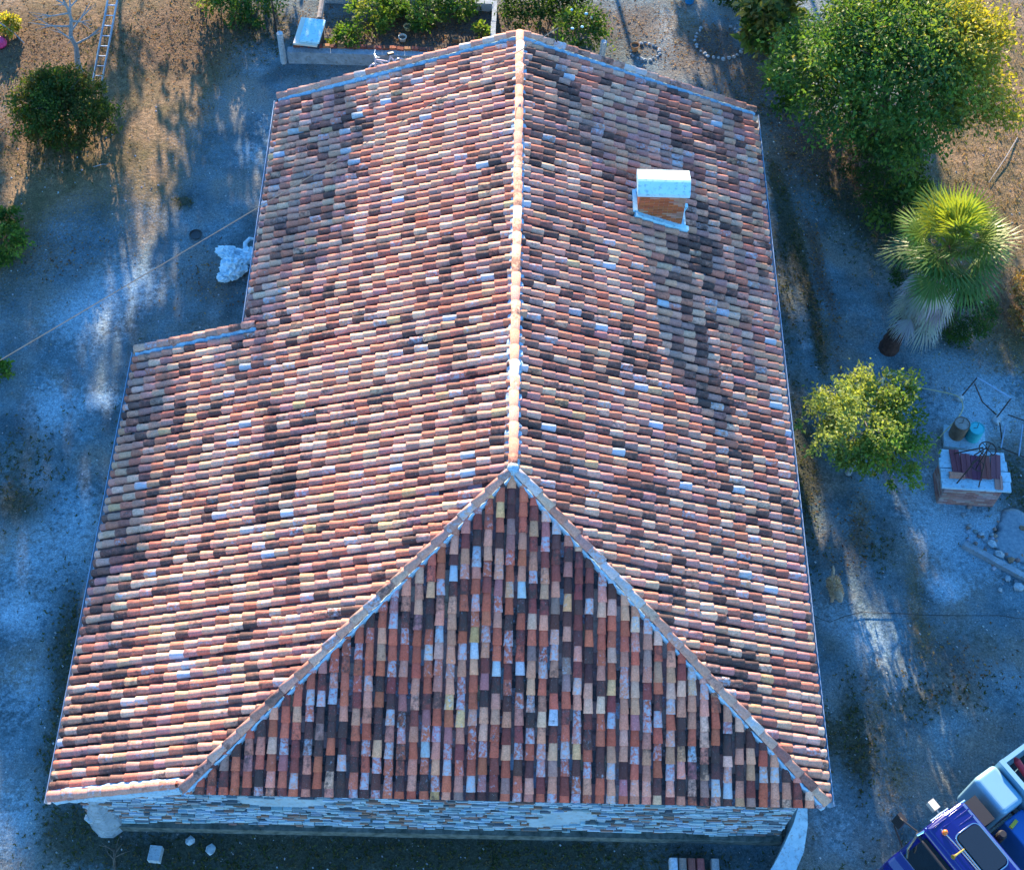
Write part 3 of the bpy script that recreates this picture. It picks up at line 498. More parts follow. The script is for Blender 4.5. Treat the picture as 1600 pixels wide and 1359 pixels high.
# chimney
ch = MB(); cx0, cx1, cy0, cy1 = 2.78, 3.80, 7.46, 8.0
zr = lambda x: HR - SL * abs(x)
ch.box(((cx0 + cx1) / 2, (cy0 + cy1) / 2, 4.25), (cx1 - cx0, cy1 - cy0, 1.5), col=(0.33, 0.27, 0.23)); chim = ch.build('chimney', M['brick'], house)
bk = MB(); R = random.Random(8); z = 3.62; row = 0
while z < 4.95:
    for (a, b, f) in (((cx0, cy0), (cx1, cy0), 0), ((cx1, cy0), (cx1, cy1), 1), ((cx1, cy1), (cx0, cy1), 0), ((cx0, cy1), (cx0, cy0), 1)):
        L = abs(b[0] - a[0]) + abs(b[1] - a[1]); d = Vector((b[0] - a[0], b[1] - a[1], 0)) / L; n = Vector((d.y, -d.x, 0)); t = -0.11 * (row % 2)
        while t < L:
            t0 = max(0, t); t1 = min(L, t + 0.22)
            if t1 - t0 > 0.03:
                c = Vector((a[0], a[1], 0)) + d * (t0 + t1) / 2 + n * 0.008; nzz = mnoise.noise(Vector((c.x * 2, c.y * 2, z * 2.5)))
                base = (0.46, 0.13, 0.05) if nzz > -0.15 else (0.46, 0.24, 0.16)
                bk.box((c.x, c.y, z + 0.025), (t1 - t0 - 0.012, 0.022, 0.044) if not f else (0.022, t1 - t0 - 0.012, 0.044), 0, jit(base, R, 0.2))
            t += 0.22
    z += 0.056; row += 1
tag(bk.build('brickwork', M['brick'], chim), kind='stuff')
cp = MB(); A = []
for x in (cx0 - 0.08, cx1 + 0.08): A += [(x, cy0 - 0.06, 4.97), (x, cy0 - 0.075, 5.08), (x, cy0 + 0.14, 5.26), (x, cy0 + 0.20, 5.27), (x, cy1 + 0.08, 5.13), (x, cy1 + 0.08, 4.97)]
cp.add(A, [(0, 1, 2, 3, 4, 5), (11, 10, 9, 8, 7, 6)] + [(i, i + 6, (i + 1) % 6 + 6, (i + 1) % 6) for i in range(6)]); cp.build('chimney_cap', M['white'], chim)
fl = MB()
def curb(p, q, w_, h_):
    P = Vector((p[0], p[1], zr(p[0]))); Q = Vector((q[0], q[1], zr(q[0]))); d = (Q - P); L = d.length; m_ = (P + Q) / 2
    X = d.normalized(); Y = Vector((0, 0, 1)).cross(X).normalized(); Z = X.cross(Y); fl.box(m_ + Z * (0.10 + h_ / 2 - 0.1), (L, w_, h_ + 0.2), M=Matrix((X, Y, Z)).transposed())
curb((cx0 - 0.12, cy0 - 0.06), (cx1 + 0.12, cy0 - 0.06), 0.12, 0.10); curb((cx0 - 0.06, cy0 + 0.003), (cx0 - 0.06, cy1 + 0.1), 0.118, 0.12); curb((cx1 + 0.06, cy0 + 0.003), (cx1 + 0.06, cy1 + 0.1), 0.118, 0.12); curb((cx0 - 0.12, cy1 + 0.06), (cx1 + 0.12, cy1 + 0.06), 0.115, 0.13)
fl.build('flashing_curb', M['white'], chim)

# ---------------------------------------------------------------- vegetation
def leaf(mb, p, d, n, L, wd, c):
    """one folded leaf: tip along d, normal n"""
    s = d.cross(n)
    if s.length < 1e-4: return
    s.normalize(); n = s.cross(d).normalized()
    mb.add([p, p + d * L * 0.45 + s * wd / 2 + n * 0.12 * L, p + d * L, p + d * L * 0.45 - s * wd / 2 + n * 0.12 * L], [(0, 1, 2), (0, 2, 3)], c)
def rvec(rnd):
    while True:
        v = Vector((rnd.uniform(-1, 1), rnd.uniform(-1, 1), rnd.uniform(-1, 1)))
        if 0.05 < v.length < 1: return v.normalized()
def crown(name, parent, c, rad, nclump, nleaf, ls, pal, seed, mat='leaf', shell=0.55, spread=0.30, zmin=None, tint=None, rag=0.35, droop=0.25):
    rnd = random.Random(seed); mb = MB(); c = Vector(c); rad = Vector(rad)
    o = Vector((seed * 1.7, seed * 0.9, seed * 2.3))
    for i in range(nclump):
        d = rvec(rnd)
        if d.z < -0.45 and rnd.random() < 0.7: d.z = -d.z
        k = (shell + (1 - shell) * rnd.random() ** 0.6) * (1 + rag * mnoise.noise(d * 1.9 + o))
        cc = c + Vector((d.x * rad.x, d.y * rad.y, d.z * rad.z)) * k
        if zmin is not None and cc.z < zmin: continue
        base = rnd.choice(pal); base = jit(base, rnd, 0.22); sp = spread * min(rad.x, rad.z) * rnd.uniform(0.6, 1.25)
        out = d.copy(); n_ = int(nleaf * rnd.uniform(0.6, 1.4))
        for j in range(n_):
            g_ = Vector((rnd.gauss(0, 1), rnd.gauss(0, 1), rnd.gauss(0, 0.7))) * sp * 0.55; p = cc + g_
            if zmin is not None and p.z < zmin * 0.5: continue
            dd = (out * 0.6 + rvec(rnd) * 0.9 - Vector((0, 0, droop))).normalized(); nn = (Vector((0, 0, 0.7)) + rvec(rnd) * 0.8 + out * 0.2).normalized()
            col = jit(base, rnd, 0.2)
            if tint: col = tint(p, col, rnd)
            L = ls * rnd.uniform(0.7, 1.3); leaf(mb, p, dd, nn, L, L * rnd.uniform(0.45, 0.65), col)
    return mb.build(name, M[mat], parent)
def limbs(name, parent, base, top, r, n, reach, seed, mat='bark', start=0.4):
    rnd = random.Random(seed); mb = MB(); base = Vector(base); top = Vector(top); ax = top - base; pts = []; rr = []
    for i in range(7):
        t = i / 6; pts.append(base + ax * t + Vector((rnd.uniform(-1, 1), rnd.uniform(-1, 1), 0)) * 0.06 * ax.length * t); rr.append(r * (1.25 if i == 0 else 1 - 0.7 * t))
    mb.tube(pts, rr, 8)
    for i in range(n):
        t = start + (1 - start) * (i + 0.5) / n; a = pts[min(5, int(t * 6))].lerp(pts[min(6, int(t * 6) + 1)], t * 6 - int(t * 6)); an = i * 2.4 + rnd.uniform(-.4, .4); l = reach * rnd.uniform(0.6, 1.0)
        e = a + Vector((cos(an) * l, sin(an) * l, l * rnd.uniform(0.35, 0.8))); m_ = a.lerp(e, 0.5) + Vector((0, 0, -0.05 * l)); r0 = r * 0.5 * (1 - 0.5 * t)
        mb.tube([a, m_, e], [r0, r0 * 0.65, r0 * 0.25], 6)
        for q in range(2):
            e2 = m_ + Vector((cos(an + rnd.uniform(-1, 1)), sin(an + rnd.uniform(-1, 1)), rnd.uniform(0.2, .9))) * l * 0.5; mb.tube([m_, e2], [r0 * 0.5, r0 * 0.15], 5)
    return mb.build(name, M[mat], parent, smooth=True)
GREEN = [(0.045, 0.11, 0.018), (0.06, 0.13, 0.02), (0.035, 0.09, 0.02), (0.085, 0.15, 0.025)]
DKGREEN = [(0.03, 0.07, 0.015), (0.04, 0.09, 0.018), (0.022, 0.055, 0.014)]
YGREEN = [(0.09, 0.17, 0.025), (0.12, 0.20, 0.03), (0.065, 0.14, 0.02), (0.15, 0.21, 0.04)]
def tree(name, label, base, cz, rad, nclump, nleaf, ls, pal, seed, cat='tree', group=None, trunk=0.14, off=(0, 0), tint=None, mat='bark', **kw):
    t = thing(name, label, cat, (base[0], base[1], 0), 0, group)
    limbs('trunk', t, (0, 0, -0.1), (off[0] * 0.8, off[1] * 0.8, cz + rad[2] * 0.35), trunk, 9, rad[0] * 0.75, seed, mat)
    crown('crown', t, (off[0], off[1], cz), rad, nclump, nleaf, ls, pal, seed + 1, tint=tint, **kw)
    return t
def bt_tint(p, c, rnd):   # backlit sun on the right-hand side painted into the leaf colour
    t = ss(1.2, 3.0, p.x + 0.4 * p.z - 1.0 + rnd.uniform(-.6, .6))
    if rnd.random() < 0.015: return (0.26, 0.24, 0.07)
    return lerp3(c, (0.30, 0.28, 0.035), 0.8 * t)
tree('broadleaf_tree', 'large round leafy tree at the far right corner of the house', (9.75, 13.3), 3.45, (2.75, 2.55, 2.35), 560, 70, 0.13, [(0.05, 0.125, 0.03), (0.075, 0.16, 0.03), (0.10, 0.185, 0.03), (0.04, 0.10, 0.03)], 101, tint=bt_tint, trunk=0.2, spread=0.19, shell=0.30, rag=0.32)
tree('fig_shrub', 'leafy green shrub left of the big round tree', (7.75, 15.3), 1.5, (0.85, 0.95, 1.25), 75, 45, 0.15, GREEN, 103, cat='shrub', trunk=0.06, spread=0.35)
tree('fig_shrub', 'yellow-green broad-leaved shrub between the big tree and the palm', (10.32, 11.17), 0.8, (0.75, 0.7, 0.7), 34, 26, 0.17, [(0.10, 0.17, 0.03), (0.13, 0.2, 0.04), (0.06, 0.12, 0.02)], 105, cat='shrub', trunk=0.04, spread=0.4)
tree('evergreen_shrub', 'dark evergreen shrub under the big round tree', (10.03, 12.30), 1.0, (1.0, 1.3, 1.0), 90, 45, 0.10, DKGREEN, 107, cat='shrub', trunk=0.05, spread=0.3)
tree('evergreen_shrub', 'dark rounded shrub behind the palm trunk', (11.19, 7.56), 0.75, (0.95, 0.75, 0.75), 110, 60, 0.07, DKGREEN + [(0.05, 0.1, 0.015)], 109, cat='shrub', trunk=0.05, spread=0.25, shell=0.75, rag=0.15)
tree('evergreen_shrub', 'dark narrow shrub left of the palm crown', (10.25, 8.77), 0.9, (0.55, 0.9, 0.9), 60, 40, 0.08, DKGREEN, 110, cat='shrub', trunk=0.04, spread=0.3)
tree('dry_shrub', 'brown dried-out shrub at the right edge beside the palm', (13.19, 8.04), 0.55, (0.6, 0.9, 0.6), 55, 40, 0.09, [(0.20, 0.13, 0.05), (0.28, 0.19, 0.07), (0.14, 0.1, 0.03)], 111, cat='shrub', trunk=0.04, spread=0.35, mat='palebark')
def st_tint(p, c, rnd):  # yellowing leaves plus the sunlit upper-left side, painted into leaf colour
    t = ss(-0.2, 0.9, -p.x * 0.8 + p.y * 0.35 + (p.z - 2.1) * 0.5 + rnd.uniform(-.35, .35)); return lerp3(c, (0.28, 0.35, 0.11), 0.65 * t)
tree('young_tree', 'small yellow-green tree beside the right eave', (8.12, 3.3), 2.05, (1.42, 1.42, 1.05), 185, 62, 0.10, YGREEN, 113, trunk=0.07, tint=st_tint, spread=0.20, shell=0.35, rag=0.6, mat='palebark')
tree('round_bush', 'dark green round bush in the dry grass at upper left', (-12.33, 13.68), 0.85, (1.35, 1.2, 0.95), 280, 75, 0.085, [(0.05, 0.095, 0.016), (0.075, 0.11, 0.02), (0.10, 0.10, 0.025), (0.04, 0.075, 0.014)], 115, cat='bush', trunk=0.08, spread=0.24, shell=0.3, rag=0.25)
tree('bamboo_clump', 'tall reed clump left of the big tree near the top edge', (7.22, 17.81), 1.1, (0.75, 0.75, 1.0), 45, 34, 0.32, [(0.05, 0.11, 0.03), (0.09, 0.14, 0.03), (0.17, 0.18, 0.05)], 117, cat='reeds', trunk=0.03, spread=0.4, droop=0.1)
# garden plants at the top
for i, (px, rx, rz_, pal, lab) in enumerate([
    ((-4.20, 18.26), 0.62, 0.55, YGREEN, 'bright yellow-green plant left of centre in the walled garden bed'),
    ((-4.87, 17.21), 0.50, 0.45, GREEN, 'low dark plant just behind the front garden wall'),
    ((-2.63, 18.33), 0.62, 0.60, GREEN, 'dark leafy plant in the middle of the garden bed'),
    ((-1.76, 18.76), 0.60, 0.60, GREEN, 'dark leafy plant against the right end wall of the garden bed'),
    ((-1.04, 17.91), 0.22, 0.30, YGREEN, 'thin pale plant in the right corner of the garden bed'),
    ((-3.72, 18.73), 0.45, 0.45, YGREEN, 'yellow plant against the back wall of the garden bed'),
    ((1.84, 17.72), 0.80, 0.75, GREEN, 'rose bush with white blooms right of the ridge end'),
    ((0.33, 18.60), 0.80, 0.65, DKGREEN, 'dark low shrub just beyond the ridge end'),
    ((1.38, 19.01), 0.60, 0.60, DKGREEN, 'dark shrub behind the rose bush'),
    ((-8.79, 18.89), 0.70, 0.60, YGREEN, 'light green leafy shrub at the top edge near the yard'),
    ((-7.79, 18.38), 0.70, 0.70, GREEN, 'leafy shrub hanging over at the top edge left of the white box'),
    ((-13.19, 9.32), 0.60, 0.50, YGREEN, 'low green shrub on the left edge of the picture'),
    ((-13.29, 10.29), 0.35, 0.35, GREEN, 'small green weed on the left edge above the low shrub'),
    ((-12.51, 5.40), 0.25, 0.3, YGREEN, 'tiny yellow-green weed on the left edge below the cable'),
    ((6.59, 19.63), 0.55, 0.5, DKGREEN, 'dark shrub at the top edge behind the stone-ringed bed'),
    ((-14.78, 17.58), 0.32, 0.3, [(0.25, 0.28, 0.04), (0.33, 0.3, 0.05)], 'yellow-green plant in the top left corner')]):
    t = tree('garden_plant', lab, px, rz_ * 0.75, (rx, rx * 0.9, rz_ * 0.8), int(46 * max(0.4, rx / 0.6)), 30, 0.11, pal, 200 + i * 3, cat='plant', trunk=0.02, spread=0.42, rag=0.5, group='garden plants')
    if 'rose' in lab:
        R = random.Random(4)
        for q in range(5):
            mb = MB(); mb.rock((R.uniform(-.5, .5), R.uniform(-.6, .2), 1.05 + R.uniform(-.1, .15)), 0.05, R, sub=1); mb.build('bloom', M['white'], t)
# unseen trees beyond the picture, added and shaped to shade yard and roof
for i, (x, y, cz, r_, rz_, lab) in enumerate([(-18.6, 31, 7.6, 2.6, 3.1, 'first tree from the left'), (-13.7, 32, 7.8, 2.4, 3.2, 'second tree from the left'), (-9.3, 31, 7.4, 2.8, 3.1, 'third and broadest tree from the left'), (-9.0, 26, 3.9, 2.1, 1.9, 'short tree standing in front of the broadest one'), (-5.0, 32, 6.8, 1.7, 1.6, 'fifth tree from the left'), (-0.8, 31, 8.3, 2.2, 2.8, 'tall middle tree'), (1.4, 31.5, 8.4, 1.5, 2.5, 'narrow tree right of the tall middle one'), (4.0, 31, 5.2, 1.2, 3.3, 'slender tree second from the right'), (7.2, 32, 6.6, 2.1, 1.9, 'rightmost tree')]):
    tree('shade_row_tree', lab + ' of the unseen shade row beyond the garden', (x, y), cz, (r_, r_ * 0.8, rz_), int((15 if lab in ('tall middle tree', 'narrow tree right of the tall middle one', 'third and broadest tree from the left') else 60) * rz_ * r_ / 2.6), 45, 0.30, GREEN, 300 + i * 5, trunk=0.10, spread=0.34, group='row of unseen shade trees beyond the garden')
tree('broadleaf_tree', 'unseen leafy tree added for shade just outside the left edge of the yard', (-16.2, 9.2), 2.9, (2.3, 2.6, 1.7), 170, 45, 0.22, GREEN, 401, trunk=0.16, spread=0.3)  # added out of view to shade the lower left yard
tree('broadleaf_tree', 'unseen leafy shade tree outside the left edge, nearer the camera', (-16.8, 3.0), 2.9, (2.2, 2.2, 1.7), 150, 45, 0.22, GREEN, 404, trunk=0.16, spread=0.3)

# palm
palm = thing('fan_palm', 'fan palm with green crown and grey skirt of dead fronds', 'palm tree', (9.57, 7.01, 0))
ptop = Vector((0.32, -0.16, 4.2)); mb = MB(); pts = []; rr = []
for i in range(30):
    t = i / 29; pts.append(Vector((ptop.x * t ** 1.4, ptop.y * t ** 1.4, -0.05 + ptop.z * t))); rr.append((0.26 - 0.09 * min(1, t * 3)) * (1.06 if i % 2 else 0.96))
mb.tube(pts, rr, 12); mb.build('trunk', M['palmbark'], palm)
def fan(mb, o, d, pet, R_, n, spread, c, rnd, droop, w_=0.05):
    d = d.normalized(); s = d.cross(Vector((0, 0, 1))).normalized(); n_ = s.cross(d).normalized()
    h = o + d * pet; mb.tube([o, o.lerp(h, .5) - Vector((0, 0, -0.03)), h], [0.022, 0.016, 0.010], 5, col=lerp3(c, (0.12, 0.14, 0.03), 0.6))
    for i in range(n):
        a = -spread + 2 * spread * i / (n - 1); l = R_ * (1 - 0.22 * abs(a / spread) ** 2) * rnd.uniform(0.92, 1.06)
        dd = (d * cos(a) + s * sin(a)).normalized(); sw_ = (s * cos(a) - d * sin(a)) * w_ * 0.5
        f_ = n_ * (0.05 * R_ if i % 2 else -0.02 * R_)
        p1 = h + dd * l * 0.55 + f_ - Vector((0, 0, droop * 0.25 * l)); p2 = h + dd * l - Vector((0, 0, droop * l)) + rvec(rnd) * 0.03
        cc = jit(c, rnd, 0.12)
        mb.add([h, h, p1 + sw_, p1 - sw_, p2], [(0, 2, 3), (3, 2, 4)], cc)
R = random.Random(77)
for i in range(42):
    el = [1.35, 0.95, 0.6, 0.3, 0.0, -0.35][i % 6] + R.uniform(-0.15, 0.15); az = i * 2.39996 + R.uniform(-.2, .2)
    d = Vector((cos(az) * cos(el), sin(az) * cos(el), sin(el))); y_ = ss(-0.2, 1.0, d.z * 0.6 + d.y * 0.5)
    mb = MB(); c = lerp3((0.06, 0.13, 0.03), (0.24, 0.30, 0.035), y_)  # upper and far-side fronds painted lime as if sunlit
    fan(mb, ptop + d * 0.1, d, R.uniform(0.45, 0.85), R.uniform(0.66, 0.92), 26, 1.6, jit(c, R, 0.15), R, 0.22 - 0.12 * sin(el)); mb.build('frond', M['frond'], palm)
for i in range(62):
    az = i * 2.39996; el = R.uniform(-1.3, -0.8); d = Vector((cos(az) * cos(el), sin(az) * cos(el), sin(el)))
    mb = MB(); fan(mb, ptop + Vector((0, 0, -0.2 - 1.7 * R.random())) + d * 0.1, d, R.uniform(0.3, 0.55), R.uniform(0.55, 0.75), 18, 0.9, jit((0.30, 0.29, 0.28), R, 0.4), R, 0.3, 0.035); mb.build('dead_frond', M['straw'], palm)

# bare tree with a ladder
bt = thing('bare_tree', 'leafless grey tree at upper left beside the ladder', 'tree', (-12.44, 16.00))
limbs('trunk', bt, (0, 0, -0.1), (0.1, 0.2, 2.6), 0.09, 12, 1.1, 55, 'palebark', 0.35)
lad = thing('ladder', 'metal ladder leaning in the bare tree at upper left', 'ladder', (-11.88, 15.61)); LT_ = Vector((0.75, 1.0, 2.2))
for sx in (-0.13, 0.13):
    mb = MB(); mb.tube([(sx, 0, 0), (sx + LT_.x, LT_.y, LT_.z)], 0.03, 6); mb.build('rail', M['steel'], lad)
for i in range(8):
    t = (i + 0.6) / 8.4; mb = MB(); mb.tube([(-0.13 + LT_.x * t, LT_.y * t, LT_.z * t), (0.13 + LT_.x * t, LT_.y * t, LT_.z * t)], 0.015, 6); mb.build('rung', M['steel'], lad)

# dry grass tufts (uncountable) over the straw areas
R = random.Random(91); gr = MB(); made = 0
gblobs = [b for b in BLOBS if b[5] == 'g']
wts = [b[1] * b[2] * b[4] for b in gblobs]
while made < 9000:
    b = R.choices(gblobs, wts)[0]; u = R.gauss(0, 0.62) * b[1]; v = R.gauss(0, 0.62) * b[2]; x = b[0][0] + u * cos(b[3]) + v * sin(b[3]); y = b[0][1] - u * sin(b[3]) + v * cos(b[3])
    if -8.9 < x < 6.3 and -6 < y < 12.3: continue
    if x < -8 and R.random() < 0.6: continue
    big = b[1] * b[2] > 3; z = ground_z(x, y); hh = R.uniform(0.04, 0.11) * (1.0 if big and x > 0 else 0.5)
    c = jit(R.choice([(0.32, 0.22, 0.10), (0.40, 0.30, 0.16), (0.18, 0.12, 0.05), (0.15, 0.14, 0.04), (0.12, 0.08, 0.03)]), R, 0.2)
    for q in range(3):
        an = R.uniform(0, 6.28); p = Vector((x + R.uniform(-.05, .05), y + R.uniform(-.05, .05), z - 0.01)); d = Vector((cos(an) * 0.7, sin(an) * 0.7, 1)).normalized() * hh; s = Vector((-sin(an), cos(an), 0)) * 0.012
        gr.add([p - s, p + s, p + d], [(0, 1, 2)], c)
    made += 1
tag(gr.build('dry_grass', M['straw']), 'dry straw-coloured grass in the meadow corners', None, kind='stuff')
# fallen leaves (uncountable)
ll = MB(); sblobs = [b for b in BLOBS if b[5] == 's']; wts = [b[1] * b[2] * b[4] for b in sblobs]; made = 0
while made < 7000:
    b = R.choices(sblobs, wts)[0]; u = R.gauss(0, 0.65) * b[1]; v = R.gauss(0, 0.65) * b[2]; x = b[0][0] + u * cos(b[3]) + v * sin(b[3]); y = b[0][1] - u * sin(b[3]) + v * cos(b[3])
    if -8.9 < x < 6.3 and -6 < y < 12.3 and not (x < -6.2 and y > 5): continue
    an = R.uniform(0, 6.28); leaf(ll, Vector((x, y, ground_z(x, y) + 0.012)), Vector((cos(an), sin(an), R.uniform(-.1, .4))).normalized(), Vector((R.uniform(-.4, .4), R.uniform(-.4, .4), 1)), R.uniform(0.04, 0.10), R.uniform(0.03, 0.05), jit(R.choice([(0.15, 0.07, 0.03), (0.22, 0.12, 0.05), (0.09, 0.05, 0.03), (0.30, 0.18, 0.07)]), R, 0.25)); made += 1
tag(ll.build('leaf_litter', M['straw']), 'fallen brown leaves on the bare soil', None, kind='stuff')
# weeds on the mossy and painted-shade strips
gw = MB(); mblobs = [b for b in BLOBS if b[5] == 'm' and b[4] > 0.5]; wts = [b[1] * b[2] * b[4] for b in mblobs]; made = 0
while made < 5000:
    b = R.choices(mblobs, wts)[0]; u = R.gauss(0, 0.55) * b[1]; v = R.gauss(0, 0.55) * b[2]; x = b[0][0] + u * cos(b[3]) + v * sin(b[3]); y = b[0][1] - u * sin(b[3]) + v * cos(b[3])
    if -8.3 < x < 5.7 and -5.7 < y < 12.0 and not (x < -5.7 and y > 4.7): continue
    z = ground_z(x, y); p = Vector((x, y, z)); c = jit(R.choice([(0.04, 0.06, 0.015), (0.07, 0.08, 0.025), (0.10, 0.09, 0.04)]), R, 0.25)
    for q in range(3):
        an = R.uniform(0, 6.28); leaf(gw, p, Vector((cos(an), sin(an), R.uniform(.2, .9))).normalized(), Vector((0, 0, 1)), R.uniform(0.03, 0.09), 0.03, c)
    made += 1
tag(gw.build('weeds', M['leaf']), 'low dark weeds along the wall foot and tracks', None, kind='stuff')
# loose gravel and pebbles (uncountable)
pb = MB()
for i in range(9000):
    x = R.uniform(-15, 14); y = R.uniform(-6.6, 15)
    if -8.9 < x < 6.3 and -5.65 < y < 12.3 and not (x < -5.8 and y > 5): continue
    r_ = 0.010 + 0.026 * R.random() ** 4; c = jit(R.choice([(0.35, 0.38, 0.4), (0.5, 0.52, 0.52), (0.2, 0.21, 0.22), (0.3, 0.26, 0.22)]), R, 0.2)
    vs, fs = ICO[1]
    z = ground_z(x, y); o = Vector((x, y, z))
    pb.add([o + Vector((r_, 0, 0)), o + Vector((-r_ * .8, r_ * .3, 0)), o + Vector((0, r_, 0)), o + Vector((r_ * .2, -r_, 0)), o + Vector((0, 0, r_ * .8))], [(0, 2, 4), (2, 1, 4), (1, 3, 4), (3, 0, 4)], c)
tag(pb.build('gravel', M['stone']), 'loose pale pebbles scattered over the yard', None, kind='stuff')

# ---------------------------------------------------------------- walled garden at the top
R = random.Random(501)
gwl = thing('garden_wall', 'low concrete garden wall topped with a red brick edging beyond the left gable', 'wall', (-6.55, 16.62, 0))
mb = MB(); mb.box((4.4, 0.06, 0.20), (8.8, 0.22, 0.46)); mb.build('wall_body', M['concrete'], gwl)
for i in range(40):
    mb = MB(); mb.box((0, 0, 0), (0.19, 0.11, 0.075), 0, jit(R.choice([(0.22, 0.065, 0.04), (0.28, 0.10, 0.05), (0.16, 0.06, 0.04), (0.34, 0.17, 0.08)]), R, 0.2))
    o = mb.build('brick', M['brick'], gwl); o.location = (0.25 + i * 0.212, 0.20 + R.uniform(-.02, .02), 0.452 + R.uniform(0, 0.02)); o.rotation_euler = (R.uniform(-.06, .06), R.uniform(-.06, .06), R.uniform(-.12, .12))
def low_wall(lab, p, q, w_, h_, mat='concrete'):
    L = sqrt((q[0] - p[0]) ** 2 + (q[1] - p[1]) ** 2); mb = MB(); n = max(3, int(L / 0.4)); a = atan2(q[1] - p[1], q[0] - p[0])
    for i in range(n): mb.box((L * (i + .5) / n, R.uniform(-.01, .01), h_ / 2), (L / n - 0.008, w_ * R.uniform(.95, 1.05), h_ * R.uniform(.95, 1.03)))
    o = mb.build('garden_wall', M[mat]); o.location = (p[0], p[1], 0); o.rotation_euler = (0, 0, a); return tag(o, lab, 'wall')
low_wall('pale low wall along the back of the garden bed', (-5.79, 19.24), (-0.68, 19.08), 0.16, 0.3, 'stonepale'); low_wall('short pale wall closing the right end of the garden bed', (-0.67, 19.14), (-0.69, 17.39), 0.14, 0.3, 'stonepale')
def rough_post(lab, p, h, r_, name='stone_post', cat='post', mat='stonepale', lean=(0, 0)):
    mb = MB(); n = 7; mb.tube([(lean[0] * i / n, lean[1] * i / n, -0.1 + (h + .1) * i / n) for i in range(n + 1)], [r_ * R.uniform(.85, 1.12) for i in range(n + 1)], 7)
    o = mb.build(name, M[mat]); o.location = (p[0], p[1], 0); return tag(o, lab, cat)
rough_post('weathered grey post at the left end of the garden wall', (-6.69, 16.60), 1.1, 0.09); rough_post('grey post at the right end of the garden wall beside the rose bush', (2.45, 17.00), 0.75, 0.09, lean=(0.05, 0.05))
rough_post('thin dark pole left of the white garden chest', (-7.04, 17.87), 2.0, 0.025, 'metal_pole', 'pole', 'iron'); 
mb = MB(); mb.tube([(-5.737, 18.836, 0.400), (-5.760, 18.014, 0.400)], [0.09, 0.08], 8); tag(mb.build('wooden_log', M['wood']), 'weathered log lying behind the white garden chest', 'log')
chst = thing('garden_chest', 'white chest with an offset lid standing in the garden', 'chest', (-5.88, 16.86, 0), -0.12)
mb = MB(); mb.box((0, 0.22, 0.45), (0.5, 0.66, 0.8)); mb.build('shadow_block', mat_plain('panel_shadow_dark', (0.02, 0.03, 0.05), 0.6), chst)  # dark block standing in for the shadow under the panel
mb = MB(); mb.box((-0.04, 0.05, 0.88), (0.68, 1.08, 0.06)); mb.build('lid', M['cream'], chst)
mb = MB(); mb.box((0.07, 0.04, 0.95), (0.56, 0.92, 0.07)); mb.build('white_panel', M['white'], chst)
# child's bicycle leaning on the wall
bk_ = thing('child_bicycle', "child's pale pink bicycle leaning at the garden wall", 'bicycle', (-3.68, 16.26), radians(20)); bk_.rotation_euler = (radians(-14), 0, radians(20))
def ring(mb, c, r_, t, n=22, ax='y', seg=6):
    pts = []
    for i in range(n + 1):
        a = 2 * pi * i / n; pts.append((c[0] + r_ * cos(a), c[1], c[2] + r_ * sin(a)) if ax == 'y' else (c[0] + r_ * cos(a), c[1] + r_ * sin(a), c[2]))
    mb.tube(pts, t, seg, caps=False)
for sx in (-0.36, 0.36):
    wh = MB(); ring(wh, (sx, 0, 0.21), 0.20, 0.022); wo = wh.build('wheel', M['dark'] if sx > 9 else M['pink'], bk_)
    q = MB()
    for i in range(8): a = pi * i / 4; q.tube([(sx, 0, 0.21), (sx + 0.19 * cos(a), 0, 0.21 + 0.19 * sin(a))], 0.004, 4)
    q.build('spokes', M['steel'], wo)
fr = MB(); H_, S_, B_ = (-0.28, 0, 0.52), (0.14, 0, 0.50), (0.02, 0, 0.24)
for a, b in ((H_, B_), (S_, B_), (B_, (0.36, 0, 0.21)), (S_, (0.36, 0, 0.21)), ((-0.29, 0, 0.60), (-0.36, 0, 0.21)), (H_, (0.08, 0, 0.38)), (S_, (0.15, 0, 0.60))): fr.tube([a, b], 0.026, 6)
fr.build('frame', M['pink'], bk_)
hb = MB(); hb.tube([(-0.22, 0.24, 0.70), (-0.29, 0.1, 0.66), (-0.29, -0.1, 0.66), (-0.22, -0.24, 0.70)], 0.013, 6); hb.build('handlebar', M['steel'], bk_)
sd = MB(); sd.box((0.16, 0, 0.62), (0.20, 0.11, 0.05), taper=0.8); sd.build('saddle', M['dark'], bk_)
# pots and stone rings
def pot(lab, p, r_, h, mat='terracotta', cat='pot', name='flower_pot', z=0):
    t = thing(name, lab, cat, (p[0], p[1], z)); mb = MB(); mb.lathe([(r_ * .7, 0), (r_ * .95, h * .85), (r_ * 1.05, h * .85), (r_ * 1.05, h), (r_ * .88, h), (r_ * .82, h * .7), (0.001, h * .7)], seg=18); mb.build('pot_body', M[mat], t)
    s_ = MB(); s_.lathe([(r_ * .80, h * .72), (0.001, h * .75)], seg=14); s_.build('soil', M['bark'], t); return t
pot('pale round pot in the garden bed, nearest the roof edge', (-3.33, 17.65), 0.12, 0.16, 'cream'); pot('yellowish pot behind the pale round pot', (-3.21, 18.12), 0.11, 0.15, 'hose'); pot('terracotta pot in the right half of the garden bed', (-1.78, 17.67), 0.10, 0.18)
pot('round terracotta pot in the small stone ring', (3.46, 17.54), 0.13, 0.22)
